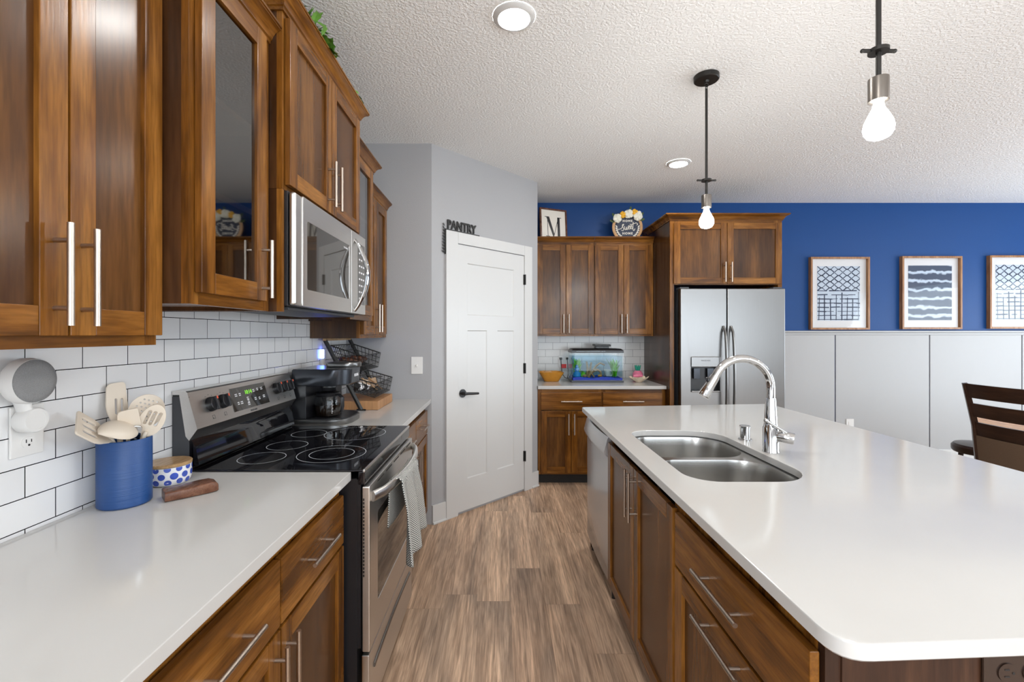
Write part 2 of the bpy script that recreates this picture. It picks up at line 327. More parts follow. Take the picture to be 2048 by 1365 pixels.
    def text(s, txt, M, size=.05, extr=.001, mi=0, bold=0.0, align='CENTER', spacing=1.0, sx=1.0):
        cu = bpy.data.curves.new('lettering', 'FONT'); cu.body = txt; cu.size = size; cu.extrude = extr; cu.offset = bold
        cu.align_x = align; cu.align_y = 'CENTER'; cu.space_character = spacing; cu.resolution_u = 3
        o = bpy.data.objects.new('lettering', cu); COL.objects.link(o); bpy.context.view_layer.update()
        me = bpy.data.meshes.new_from_object(o); t = bmesh.new(); t.from_mesh(me)
        s.merge(t, mi, M @ Matrix.Diagonal((sx, 1, 1, 1))); bpy.data.objects.remove(o); bpy.data.curves.remove(cu); bpy.data.meshes.remove(me); return s
    def build(s, name, mats, parent=None, kind=None, label=None, cat=None, group=None, ang=38, local=False, recalc=True):
        if recalc: bmesh.ops.recalc_face_normals(s.bm, faces=s.bm.faces[:])
        me = bpy.data.meshes.new(name)
        if parent is not None and not local:
            off = parent.matrix_world_loc if hasattr(parent, 'matrix_world_loc') else wloc(parent)
            for v in s.bm.verts: v.co -= off
        elif parent is None and not local and cat:
            xs = [v.co.x for v in s.bm.verts]; ys = [v.co.y for v in s.bm.verts]; zs = [v.co.z for v in s.bm.verts]
            c = Vector(((min(xs)+max(xs))/2, (min(ys)+max(ys))/2, min(zs)))
            for v in s.bm.verts: v.co -= c
        s.bm.to_mesh(me); s.bm.free(); _smooth(me, ang)
        for m in (mats if isinstance(mats, (list, tuple)) else [mats]): me.materials.append(m)
        o = bpy.data.objects.new(name, me); COL.objects.link(o)
        if s.wn: wm = o.modifiers.new('weighted_normals', 'WEIGHTED_NORMAL'); wm.keep_sharp = True; wm.weight = 100
        if parent is not None: o.parent = parent
        elif not local and cat: o.location = c
        tag(o, label, cat, group, kind); return o
def wloc(o):
    v = Vector((0, 0, 0))
    while o is not None: v = v + o.location; o = o.parent
    return v
def tag(o, label=None, cat=None, group=None, kind=None):
    if label: o['label'] = label
    if cat: o['category'] = cat
    if group: o['group'] = group
    if kind: o['kind'] = kind
    return o
def thing(name, label, cat, loc=(0, 0, 0), rz=0, group=None):
    o = bpy.data.objects.new(name, None); COL.objects.link(o); o.empty_display_size = .05
    o.location = loc; o.rotation_euler = (0, 0, rz); return tag(o, label, cat, group)
def copy_tree(o, parent=None):
    c = o.copy(); COL.objects.link(c)
    if parent is not None: c.parent = parent
    for ch in list(o.children): copy_tree(ch, c)
    return c
def P(px, py, D): return Vector(((px-VX)*D/F, D, CH-(py-VY)*D/F))
def rrect(x0, x1, y0, y1, r, n=6):
    rs = r if isinstance(r, (list, tuple)) else [r]*4; out = []
    for (cx, cy, a, rr) in ((x1-rs[0], y1-rs[0], 0, rs[0]), (x0+rs[1], y1-rs[1], 90, rs[1]), (x0+rs[2], y0+rs[2], 180, rs[2]), (x1-rs[3], y0+rs[3], 270, rs[3])):
        for k in range(n+1):
            t = R(a+90*k/n); out.append((cx+rr*math.cos(t), cy+rr*math.sin(t)))
    return out
def roundpoly(pts, rs, n=6):
    out = []; k = len(pts)
    for i in range(k):
        p = Vector(pts[i]); a = Vector(pts[i-1]); b = Vector(pts[(i+1) % k]); r = rs[i]
        if r <= 0: out.append(tuple(p)); continue
        d1 = (a-p).normalized(); d2 = (b-p).normalized(); s0 = p+d1*r; s1 = p+d2*r
        for q in range(n+1):
            t = q/n; out.append(tuple(s0*(1-t)**2 + p*2*t*(1-t) + s1*t*t))
    return out
def frame_mat(o, xdir, zdir):
    """matrix with local z = zdir (normal out), local x = xdir"""
    z = Vector(zdir).normalized(); x = Vector(xdir); x = (x - z*x.dot(z)).normalized(); y = z.cross(x)
    return Matrix(((x.x, y.x, z.x, o[0]), (x.y, y.y, z.y, o[1]), (x.z, y.z, z.z, o[2]), (0, 0, 0, 1)))
# ------------------------------------------------------------------ the room
H = 2.774; XL = -1.138; YB = 4.81; YE = 3.31; A_ = Vector((-.516, 3.31)); B_ = Vector((.32, 4.16)); XR = 7.0; YR = -3.4
def struct(name, mb, m, **k): return mb.build(name, m, kind='structure', **k)
m = MB(); m.box(-1.3, XR+.1, YR-.1, YB+.12, -.08, 0); struct('floor', m, M_FLOOR)
m = MB(); m.box(-1.3, XR+.1, YR-.1, YB+.12, H, H+.1); struct('ceiling', m, M_CEIL)
m = MB(); m.box(.30, XR+.1, YB, YB+.12, 0, H); struct('wall_back', m, M_BLUE)
m = MB(); m.prism([(XL-.12, YE), (A_.x, YE), (B_.x, B_.y), (B_.x, YB+.06), (B_.x-.1, YB+.06), (B_.x-.1, B_.y+.05), (A_.x-.05, YE+.1), (XL-.12, YE+.1)], 0, H, 'z'); struct('wall_corner', m, M_WALL)
# right wall with a sliding-door opening, rear wall with a window opening
def wall_hole(name, axis, c0, c1, u0, u1, hu0, hu1, hz0, hz1):
    m = MB()
    for (a, b, z0, z1) in ((u0, hu0, 0, H), (hu1, u1, 0, H), (hu0, hu1, hz1, H), (hu0, hu1, 0, hz0)):
        if z1 - z0 < .002: continue
        if axis == 'x': m.box(c0, c1, a, b, z0, z1)
        else: m.box(a, b, c0, c1, z0, z1)
    struct(name, m, M_WALL)
wall_hole('wall_right', 'x', XR, XR+.12, YR, YB+.12, .3, 4.1, .06, 2.25)
wall_hole('wall_rear', 'y', YR-.12, YR, -1.3, XR, .2, 6.2, .45, 2.4)
def window(name, axis, c, u0, u1, z0, z1, mull):
    root = thing(name, None, None); root['kind'] = 'structure'; m = MB()
    def bx(a, b, zz0, zz1):
        if axis == 'x': m.box(c-.03, c+.03, a, b, zz0, zz1)
        else: m.box(a, b, c-.03, c+.03, zz0, zz1)
    bx(u0, u0+.06, z0, z1); bx(u1-.06, u1, z0, z1); bx(u0+.06, u1-.06, z0, z0+.06); bx(u0+.06, u1-.06, z1-.06, z1)
    for k in range(1, mull): u = u0+(u1-u0)*k/mull; bx(u-.03, u+.03, z0+.06, z1-.06)
    m.build('window_frame', M_WHITE, root)
    g = MB()
    if axis == 'x': g.box(c-.004, c+.004, u0+.05, u1-.05, z0+.05, z1-.05)
    else: g.box(u0+.05, u1-.05, c-.004, c+.004, z0+.05, z1-.05)
    g.build('pane', M_WINDOW, root)
wall_hole('wall_left', 'x', XL-.12, XL-.008, YR, YE+.05, -2.95, -.95, .5, 2.3)
window('added_window_3', 'x', XL-.06, -2.95, -.95, .5, 2.3, 2)  # added window and opening behind the camera, made up to light the island fronts
window('window_1', 'x', XR+.06, .3, 4.1, .06, 2.25, 3)
window('window_2', 'y', YR-.06, .2, 6.2, .45, 2.4, 5)
# tile backsplashes
m = MB(); m.box(XL-.008, XL, .05, YE, .90, 1.50); struct('trim_1', m, M_TILE, label='white subway tile backsplash with dark grout behind the stove')
m = MB(); m.box(.32, 1.495, YB-.008, YB, .90, 1.40); struct('trim_2', m, M_TILEB, label='white subway tile backsplash behind the fish tank')
# wainscot with shadow gaps, rail and baseboards
m = MB(); xs = [2.56, 3.508, 4.503, 5.476, 6.47, 7.0]
for a, b in zip(xs, xs[1:]): m.box(a+(.006 if a > 2.6 else 0), b-.006, YB-.014, YB, .17, 1.375, .0015)
struct('trim_3', m, M_WAINS, label='pale grey wainscot boards below the framed prints')
m = MB(); m.box(2.5, XR, YB-.02, YB, 1.375, 1.402, .003); m.box(2.5, XR, YB-.034, YB, 1.402, 1.421, .004); struct('trim_4', m, M_TRIMG, label='chair rail along the blue wall')
m = MB(); m.box(2.5, XR, YB-.022, YB, 0, .17, .004); struct('baseboard_back', m, M_WHITE)
dw = (B_-A_).normalized(); nw = Vector((dw.y, -dw.x)); LW = (B_-A_).length
MD = Matrix(((dw.x, -nw.x, 0, A_.x), (dw.y, -nw.y, 0, A_.y), (0, 0, 1, 0), (0, 0, 0, 1)))      # local x along the angled wall, -y into the room
def wbox(mb, s0, s1, o0, o1, z0, z1, bev=0, mi=0): mb.box(s0, s1, -o1, -o0, z0, z1, bev, mi, MD)
S0, S1, T0, T1 = .236, .996, .122, 1.098
m = MB(); wbox(m, T0, S0, 0, .02, 0, 2.165, .003); wbox(m, S1, T1, 0, .02, 0, 2.165, .003); wbox(m, S0, S1, 0, .0199, 2.078, 2.165, .003)
struct('trim_5', m, M_WHITE, label='white door casing around the pantry door')
m = MB(); wbox(m, 0.0, T0, 0, .016, 0, .14, .004); wbox(m, 0.0, T0, 0, .026, 0, .018, .006); struct('baseboard_left', m, M_WHITE)
m = MB(); wbox(m, T1, LW, 0, .016, 0, .14, .004); wbox(m, T1, LW, 0, .026, 0, .018, .006); struct('baseboard_corner', m, M_WHITE)
# pantry door
door = thing('door_1', 'white three-panel pantry door with black lever', None, (A_.x+dw.x*.6, A_.y+dw.y*.6, 0)); door['kind'] = 'structure'
dm = MB(); zb, zt = .02, 2.072
ps = [(.335, .865, 1.533, 1.938), (.335, .545, .262, 1.416), (.663, .865, .262, 1.416)]
outer = [(S0+.003, zb), (S1-.003, zb), (S1-.003, zt), (S0+.003, zt)]
MP = MD @ Matrix(((1, 0, 0, 0), (0, 0, -1, 0), (0, 1, 0, 0), (0, 0, 0, 1)))          # plate x->along, y->up, z->out
dm.plate(outer, [[(a, c), (b, c), (b, d), (a, d)] for a, b, c, d in ps], .0, .012, 0, MP)
for a, b, c, d in ps:
    dm.box(a, b, -.005, -.001, c, d, 0, 0, MD)
    e = .007
    for q in (((a, c), (b, c), (b-e, c+e), (a+e, c+e)), ((b, c), (b, d), (b-e, d-e), (b-e, c+e)), ((b, d), (a, d), (a+e, d-e), (b-e, d-e)), ((a, d), (a, c), (a+e, c+e), (a+e, d-e))):
        vs = [dm.bm.verts.new(MD @ Vector((p[0], -.012 if i < 2 else -.005, p[1]))) for i, p in enumerate(q)]; dm.face(vs)
dm.build('door_leaf', M_WHITE, door)
for z in (1.865, 1.085, .312):
    h = MB(); wbox(h, S1-.012, S1+.008, .008, .021, z-.045, z+.045, .002)
    h.cyl(MD @ Vector((S1, -.026, z-.045)), MD @ Vector((S1, -.026, z+.045)), .006, n=10); h.build('hinge', M_BLKM, door)
hd = MB(); cz = .93; ch = .283
hd.cyl(MD @ Vector((ch, -.012, cz)), MD @ Vector((ch, -.020, cz)), .032, n=28); hd.cyl(MD @ Vector((ch, -.018, cz)), MD @ Vector((ch, -.058, cz)), .011)
hd.tube([MD @ Vector(p) for p in ((ch-.012, -.055, cz), (ch+.02, -.06, cz), (ch+.07, -.062, cz-.004), (ch+.125, -.058, cz-.008))], [.011, .0105, .010, .009], 12)
hd.build('door_handle', M_BLK, door)

# ------------------------------------------------------------------ cabinetry helpers
class Face:
    """a cabinet front: u runs along it, w comes out of it"""
    def __init__(s, kind, base): s.k = kind; s.b = base; s.h = WX if kind == 'B' else WY
    def p(s, u, w, z): return {'L': (s.b+w, u, z), 'B': (u, s.b-w, z), 'I': (s.b-w, u, z)}[s.k]
    def box(s, mb, u0, u1, w0, w1, z0, z1, bev=0, mi=0):
        a = s.p(u0, w0, z0); b = s.p(u1, w1, z1); mb.box(a[0], b[0], a[1], b[1], z0, z1, bev, mi)
def pull(root, f, u, z, L, vert, w0, proj=.030, r=.0058):
    m = MB(); d = L*.33
    ends = [(u, z-L/2), (u, z+L/2)] if vert else [(u-L/2, z), (u+L/2, z)]
    m.tube([f.p(ends[0][0], w0+proj, ends[0][1]), f.p(ends[1][0], w0+proj, ends[1][1])], r, 12)
    for sg in (-1, 1):
        uu, zz = (u, z+sg*d) if vert else (u+sg*d, z)
        m.tube([f.p(uu, w0, zz), f.p(uu, w0+proj, zz)], r*.78, 10)
    return m.build('handle', M_NICKEL, root)
def shaker(root, f, u0, u1, z0, z1, hu=None, hz=None, hl=.18, sw=.055, glass=False, name='door', horiz=False, t=.02):
    m = MB(); bv = .0022
    f.box(m, u0, u0+sw, .001, t, z0, z1, bv, 0); f.box(m, u1-sw, u1, .001, t, z0, z1, bv, 0)
    f.box(m, u0+sw, u1-sw, .001, t-.0004, z0, z0+sw, bv, 1); f.box(m, u0+sw, u1-sw, .001, t-.0004, z1-sw, z1, bv, 1)
    d = m.build(name, [WZ, f.h], root)
    g = MB()
    if glass: f.box(g, u0+sw-.004, u1-sw+.004, .006, .010, z0+sw-.004, z1-sw+.004); g.build('glass_pane', M_CABGLASS, d, label='dark reflective glass pane')
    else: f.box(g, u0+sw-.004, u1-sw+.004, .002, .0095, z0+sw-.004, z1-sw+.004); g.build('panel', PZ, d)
    if hu is not None: pull(d, f, hu, hz, hl, not horiz, t)
    return d
def slab(root, f, u0, u1, z0, z1, hl=.19, hz=None, t=.02):
    m = MB(); f.box(m, u0, u1, .001, t, z0, z1, .004, 0, ); d = m.build('drawer', f.h, root)
    pull(d, f, (u0+u1)/2, hz if hz else (z0+z1)/2, hl, False, t); return d
def body(root, f, u0, u1, z0, z1, depth, hollow=False, stile=.035, shelf=(), inner=None, top=True, toe=0.0):
    m = MB(); t = .018; inner = inner or WZ
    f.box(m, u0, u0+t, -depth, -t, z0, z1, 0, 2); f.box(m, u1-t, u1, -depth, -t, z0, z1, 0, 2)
    f.box(m, u0+t, u1-t, -depth, -t, z0+.012, z0+.012+t); f.box(m, u0+t, u1-t, -depth, -depth+.008, z0+.012+t, z1-t)
    if top: f.box(m, u0+t, u1-t, -depth, -t, z1-t, z1)
    f.box(m, u0, u0+stile, -t, 0, z0, z1); f.box(m, u1-stile, u1, -t, 0, z0, z1)
    f.box(m, u0+stile, u1-stile, -t, 0, z0, z0+.04, 0, 1); f.box(m, u0+stile, u1-stile, -t, 0, z1-.04, z1, 0, 1)
    if not hollow: f.box(m, u0+stile, u1-stile, -t, -.004, z0+.04, z1-.04)
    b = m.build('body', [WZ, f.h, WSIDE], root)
    for z in shelf:
        s = MB(); f.box(s, u0+t, u1-t, -depth+.01, -.03, z, z+t); f.box(s, u0+t, u1-t, -.03, -.026, z, z+t); s.build('shelf', WMAPLE, b, label='shelf with pale wood front edge')
    if toe:
        k = MB(); f.box(k, u0, u1, -depth, -.075, 0.001, z0); k.build('toe_kick', M_DGAP, root)
    return b
def crown(root, f, u0, u1, depth, z, h=.058, p=.045, ret0=True, ret1=True):
    prof = [(0, 0), (.007, 0), (.007, h*.16), (.012, h*.22), (.016, h*.40), (.024, h*.60), (p-.010, h*.74), (p-.004, h*.78), (p-.004, h*.86), (p, h*.88), (p, h), (0, h)]
    m = MB(); rows = []
    for w_, dz in prof:
        a = u0-(w_ if ret0 else 0); b = u1+(w_ if ret1 else 0); row = []
        row.append(f.p(a, -depth if ret0 else w_, z+dz)); row.append(f.p(a, w_, z+dz)); row.append(f.p(b, w_, z+dz)); row.append(f.p(b, -depth if ret1 else w_, z+dz))
        rows.append(row)
    m.rings(rows, 0, False, False, closed=False)
    f.box(m, u0, u1, -depth, .0, z+h*.4, z+h*.4+.006)
    bmesh.ops.remove_doubles(m.bm, verts=m.bm.verts[:], dist=1e-6)
    m.build('crown_moulding', f.h, root, ang=28)
def cab(name, label, cat, f, u, z=0, depth=.3, group=None):
    p = f.p(u, -depth/2, z); return thing(name, label, cat, p, 0, group)

# ------------------------------------------------------------------ wall cabinets along the stove wall
fA = Face('L', -.845); dA = .845+XL; dA = abs(XL)-.845
c = cab('wall_cabinet', 'stained upper cabinet with two doors nearest the camera, above the smart speaker', 'cabinet', fA, .866, 1.362, dA)
body(c, fA, .622, 1.1095, 1.362, 2.30, dA); crown(c, fA, .622, 1.1095, dA, 2.275, ret1=True)
shaker(c, fA, .628, .8655, 1.385, 2.262, .838, 1.499, .19); shaker(c, fA, .8695, 1.105, 1.385, 2.262, .893, 1.499, .19)
fB = Face('L', -.768); dB = abs(XL)-.768
c = cab('glass_cabinet', 'deeper glass-door upper cabinet between the first cabinet and the microwave', 'cabinet', fB, 1.3, 1.463, dB)
body(c, fB, 1.113, 1.493, 1.463, 2.36, dB, hollow=True, shelf=(1.765, 2.03)); crown(c, fB, 1.113, 1.493, dB, 2.34, ret0=True, ret1=False)
shaker(c, fB, 1.1326, 1.446, 1.492, 2.332, 1.417, 1.59, .18, glass=True)
fC = Face('L', -.725); dC = abs(XL)-.725
c = cab('wall_cabinet', 'tallest stained upper cabinet, two doors right above the microwave', 'cabinet', fC, 1.89, 1.87, dC)
body(c, fC, 1.4965, 2.285, 1.868, 2.47, dC); crown(c, fC, 1.4965, 2.285, dC, 2.452, h=.062)
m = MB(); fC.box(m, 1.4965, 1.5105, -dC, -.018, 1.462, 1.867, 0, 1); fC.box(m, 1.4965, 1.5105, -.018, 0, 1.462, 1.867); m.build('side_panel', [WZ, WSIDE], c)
m = MB(); fC.box(m, 2.2875, 2.2895, -dC, -.02, 1.48, 1.867); m.build('side_panel', WZ, c)
shaker(c, fC, 1.512, 1.879, 1.884, 2.44, 1.846, 1.995, .185); shaker(c, fC, 1.8835, 2.251, 1.884, 2.44, 1.914, 1.995, .185)
c = cab('glass_cabinet', 'narrow glass-door upper cabinet just past the microwave', 'cabinet', fB, 2.48, 1.463, dB)
body(c, fB, 2.291, 2.686, 1.463, 2.36, dB, hollow=True, shelf=(1.765, 2.03)); crown(c, fB, 2.291, 2.686, dB, 2.33, ret0=False)
shaker(c, fB, 2.32, 2.634, 1.492, 2.322, 2.35, 1.59, .18, glass=True)
c = cab('wall_cabinet', 'stained upper cabinet at the grey end wall, over the wire basket rack', 'cabinet', fA, 3.0, 1.362, dA)
body(c, fA, 2.688, 3.30, 1.362, 2.30, dA); crown(c, fA, 2.688, 3.30, dA, 2.272, ret1=False)
shaker(c, fA, 2.71, 2.975, 1.385, 2.262, 2.945, 1.49, .18); shaker(c, fA, 2.98, 3.245, 1.385, 2.262, 3.01, 1.49, .18)

# ------------------------------------------------------------------ base cabinets along the stove wall
fL = Face('L', -.56); dL = abs(XL)-.56-.004
def base_left(label, u0, u1, mid):
    c = cab('base_cabinet', label, 'cabinet', fL, (u0+u1)/2, 0, dL)
    body(c, fL, u0, u1, .10, .882, dL, toe=1)
    slab(c, fL, u0+.008, mid-.003, .676, .840); slab(c, fL, mid+.003, u1-.008, .676, .840)
    shaker(c, fL, u0+.008, mid-.003, .112, .668, mid-.031, .55, .19); shaker(c, fL, mid+.003, u1-.008, .112, .668, mid+.029, .55, .19)
base_left('base cabinet with two drawers and two doors on the camera side of the stove', .655, 1.558, 1.111)
base_left('base cabinet with two drawers between the stove and the grey end wall', 2.326, 3.285, 2.842)
XF = -.520
def counter_left(label, y0, y1):
    m = MB(); m.box(XL+.001, XF, y0, y1, .884, .914, .003); m.build('countertop', M_QUARTZ, label=label, cat='countertop')
counter_left('white quartz countertop under the blue utensil crock', .10, 1.5645)
counter_left('white quartz countertop under the coffee maker and cutting board', 2.312, YE-.001)

# ------------------------------------------------------------------ back wall cabinets
fU = Face('B', 4.51); dU = YB-4.51-.002
for k, (u0, u1, lab) in enumerate(((.324, .907, 'stained two-door wall cabinet over the orange bowl'), (.909, 1.4925, 'stained two-door wall cabinet beside the refrigerator panel'))):
    c = cab('wall_cabinet', lab, 'cabinet', fU, (u0+u1)/2, 1.365, dU)
    body(c, fU, u0, u1, 1.365, 2.30, dU)
    mid = .6265 if k == 0 else 1.197; a = .342 if k == 0 else .914; b = .901 if k == 0 else 1.468
    crown(c, fU, u0, u1, dU, 2.288, ret0=False, ret1=False)
    shaker(c, fU, a, mid-.002, 1.385, 2.268, mid-.026, 1.489, .185); shaker(c, fU, mid+.002, b, 1.385, 2.268, mid+.026, 1.489, .185)
fD = Face('B', 4.17); dD = YB-4.17-.002
for k, (u0, u1, lab) in enumerate(((.324, .908, 'base cabinet with one drawer and two doors beside the pantry door'), (.910, 1.4925, 'base cabinet with one drawer half hidden behind the island end'))):
    c = cab('base_cabinet', lab, 'cabinet', fD, (u0+u1)/2, 0, dD)
    body(c, fD, u0, u1, .10, .882, dD, toe=1)
    a = .351 if k == 0 else .917; b = .903 if k == 0 else 1.459; mid = (a+b)/2
    slab(c, fD, a, b, .693, .853, hl=.19)
    shaker(c, fD, a, mid-.002, .118, .683, mid-.026, .565, .19); shaker(c, fD, mid+.002, b, .118, .683, mid+.026, .565, .19)
m = MB(); m.box(.322, 1.492, 4.136, YB-.009, .884, .914, .003); m.build('countertop', M_QUARTZ, label='white quartz countertop under the fish tank', cat='countertop')
# refrigerator surround
fF = Face('B', 4.06); dF = YB-4.06-.002
c = cab('refrigerator_cabinet', 'tall stained surround and two-door cabinet enclosing the refrigerator', 'cabinet', fF, 2.0, 0, dF)
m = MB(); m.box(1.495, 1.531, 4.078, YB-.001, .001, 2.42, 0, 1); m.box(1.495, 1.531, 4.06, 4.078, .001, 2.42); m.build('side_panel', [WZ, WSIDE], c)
m = MB(); m.box(2.458, 2.494, 4.06, YB-.001, .001, 2.42); m.build('side_panel', WZ, c)
body(c, fF, 1.532, 2.457, 1.826, 2.42, dF); crown(c, fF, 1.495, 2.494, dF, 2.40, h=.055, p=.05)
mid = 1.997; shaker(c, fF, 1.525, mid-.002, 1.834, 2.376, mid-.028, 1.936, .175); shaker(c, fF, mid+.002, 2.482, 1.834, 2.376, mid+.028, 1.936, .175)
# ------------------------------------------------------------------ island
fI = Face('I', .562); dI = .60
c = cab('island_drawer_cabinet', 'island cabinet with a wide drawer over a tall pull-out at the near end', 'cabinet', fI, 1.12, 0, dI)
body(c, fI, .815, 1.445, .10, .882, dI, toe=1)
slab(c, fI, .803, 1.434, .664, .828, hl=.235); 
shaker(c, fI, .803, 1.434, .112, .655, 1.118, .622, .235, horiz=True, name='pull_out_front')
c = cab('sink_base_cabinet', 'island cabinet with two tall doors under the sink', 'cabinet', fI, 1.9, 0, dI)
body(c, fI, 1.447, 2.352, .10, .882, dI, hollow=True, top=False, toe=0)
k = MB(); fI.box(k, 1.447, 2.352, -dI, -.075, .001, .10); k.build('toe_kick', M_DGAP, c)
shaker(c, fI, 1.452, 1.880, .112, .832, 1.853, .72, .20); shaker(c, fI, 1.885, 2.343, .112, .832, 1.912, .72, .20)
m = MB(); m.box(1.1640, 1.50, .80, 2.96, .001, .882); m.box(.575, 1.1635, 2.9585, 2.975, .001, .882)
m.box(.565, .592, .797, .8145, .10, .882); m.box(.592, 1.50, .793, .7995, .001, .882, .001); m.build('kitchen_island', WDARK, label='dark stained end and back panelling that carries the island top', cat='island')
top = roundpoly([(.514, .693), (1.787, .757), (1.803, 3.087), (.513, 2.948)], [.055, .05, .035, .02])
cut = rrect(.612, 1.032, 1.462, 2.238, [.15, .10, .10, .15], 8)
m = MB(); m.plate(top, [cut], .884, .914, ease=.004); m.build('island_countertop', M_QUARTZ, label='large white quartz island top with a sink cut-out', cat='countertop')
s = thing('double_sink', 'undermount stainless double-bowl sink in the island', 'sink', (.82, 1.85, .70))
b1 = (.625, 1.022, 1.858, 2.225); b2 = (.625, 1.022, 1.475, 1.822)
m = MB(); lo = [rrect(*b1, [.14, .085, .06, .12], 8), rrect(*b2, [.12, .06, .085, .14], 8)]
m.plate(rrect(.585, 1.06, 1.450, 2.262, [.16, .10, .10, .16], 8), lo, .8785, .8835, ease=0); m.build('rim', M_SINK, s)
for (x0, x1, y0, y1), rr in ((b1, (.14, .085, .06, .12)), (b2, (.12, .06, .085, .14))):
    m = MB(); rings = []
    for ins, z, g in ((0, .8835, 1), (.002, .872, 1), (.004, .84, 1), (.010, .74, 1), (.016, .715, 1), (.035, .700, .8), (.07, .695, .6)):
        rings.append([(x, y, z) for x, y in rrect(x0+ins, x1-ins, y0+ins, y1-ins, [max(.03, q*g-ins*.3) for q in rr], 8)])
    m.rings(rings, 0, False, True); m.build('bowl', M_SINK, s, ang=60, recalc=False)
    d = MB(); cx, cy = (x0+x1)/2, (y0+y1)/2; d.lathe([(.012, .697), (.03, .697), (.042, .6985), (.044, .6965)], (cx, cy, 0), 24, cap0=True, cap1=False); d.build('drain', M_CHROME, s)
# faucet
fx, fy = 1.079, 1.83
f = thing('faucet', 'polished chrome gooseneck pull-down faucet on the island', 'faucet', (fx, fy, .914))
m = MB(); m.lathe([(.031, .9145), (.031, .918), (.0295, .922), (.0290, 1.012), (.0255, 1.018), (.0245, 1.03), (.0185, 1.128), (.0180, 1.131)], (fx, fy, 0), 36); m.build('body', M_CHROME, f)
m = MB(); cxa, cza, ra = fx-.117, 1.172, .117
pts = [(fx, fy, 1.129), (fx, fy, 1.15)]
for k in range(0, 17):
    t = R(k*9.6); pts.append((cxa+ra*math.cos(t), fy-.004*k/16, cza+ra*math.sin(t)))
m.tube(pts, .0158, 18); m.build('spout', M_CHROME, f)
ex = Vector(pts[-1]); dr = (Vector(pts[-1])-Vector(pts[-2])).normalized()
m = MB(); m.tube([ex, ex+dr*.008, ex+dr*.0085, ex+dr*.05, ex+dr*.098, ex+dr*.101], [.0165, .0165, .0185, .0195, .0235, .022], 24); m.build('spray_head', M_CHROME, f)
m = MB(); q = ex+dr*.025; m.box(-.004, .010, -.024, -.017, -.014, .014, .003, 0, frame_mat(q+Vector((-.006, 0, 0)), (0, 0, 1), (0, -1, 0)) @ Matrix.Rotation(R(90), 4, 'X')); m.ball(q+Vector((-.020, -.004, 0)), .008, sz=1.6); m.build('spray_button', M_BLK, f)
m = MB(); hdir = Vector((.80, -.60, -.12)).normalized(); h0 = Vector((fx, fy, .985)); m.tube([h0+hdir*.012, h0+hdir*.030, h0+hdir*.076, h0+hdir*.081], [.0175, .0225, .0225, .020], 24); 
r0 = h0+hdir*.058+Vector((0, 0, .016)); r1 = h0+Vector((-.040, -.035, .062)); m.tube([r0, r0.lerp(r1, .5), r1], [.0062, .0058, .0055], 12); m.ball(r1, .0085); m.build('lever', M_CHROME, f)
m = MB(); m.lathe([(.028, .9145), (.028, .9185), (.0205, .9195), (.0205, .968), (.0225, .9685), (.0225, .976), (.020, .978)], (1.087, 2.04, 0), 30)
m.build('air_gap_cap', M_CHROME, label='short round chrome air gap cap beside the faucet', cat='cap')
# dishwasher
dwr = thing('dishwasher', 'white dishwasher at the far end of the island front', 'dishwasher', (.85, 2.66, 0))
m = MB(); m.box(.575, 1.15, 2.366, 2.950, .10, .875); m.build('body', M_SLATE, dwr)
m = MB(); y0, y1 = 2.366, 2.950; yc = (y0+y1)/2; rows = []
for z in (.092, .10, .30, .55, .742, .748):
    row = []
    for k in range(9):
        y = y0+(y1-y0)*k/8; bul = .012*(1-((y-yc)/(.5*(y1-y0)))**2)
        row.append((.550-bul*.6 - (.0 if .095 < z < .745 else -.006), y, z))
    row += [(.574, y1, z), (.574, y0, z)]; rows.append(row)
m.rings(rows); m.build('door', M_DW, dwr)
m = MB(); rows = []
for z, w_ in ((.752, .014), (.758, .030), (.775, .034), (.842, .016), (.850, .010)):
    row = []
    for k in range(9):
        y = y0+(y1-y0)*k/8; bul = .014*(1-((y-yc)/(.5*(y1-y0)))**2); row.append((.562-w_-bul, y, z))
    row += [(.574, y1, z), (.574, y0, z)]; rows.append(row)
m.rings(rows); m.build('control_panel', M_DW, dwr)
m = MB(); m.box(.62, .64, 2.37, 2.945, .001, .099); m.build('toe_kick', M_DGAP, dwr)
for y in (2.39, 2.92):
    m = MB(); m.cyl((.585, y, .001), (.585, y, .10), .012, n=12); m.build('foot', M_BLK, dwr)
# outlet on the island end
o = thing('outlet', 'dark brown outlet on the near end panel of the island', 'outlet', (.90, .792, .74))
m = MB(); m.box(.832, .955, .7865, .7925, .765, .842, .003); m.build('cover_plate', M_OUTB, o)
for x in (.872, .915):
    m = MB(); m.cyl((x, .7866, .803), (x, .7845, .803), .0165, n=24); q = m.build('receptacle', M_OUTB, o)
    s_ = MB()
    for dz in (-.006, .006): s_.box(x-.006, x+.002, .7838, .7846, .803+dz-.0012, .803+dz+.0012)
    s_.cyl((x+.009, .7846, .803), (x+.009, .7838, .803), .0022, n=10); s_.build('slot', M_DGAP, q)

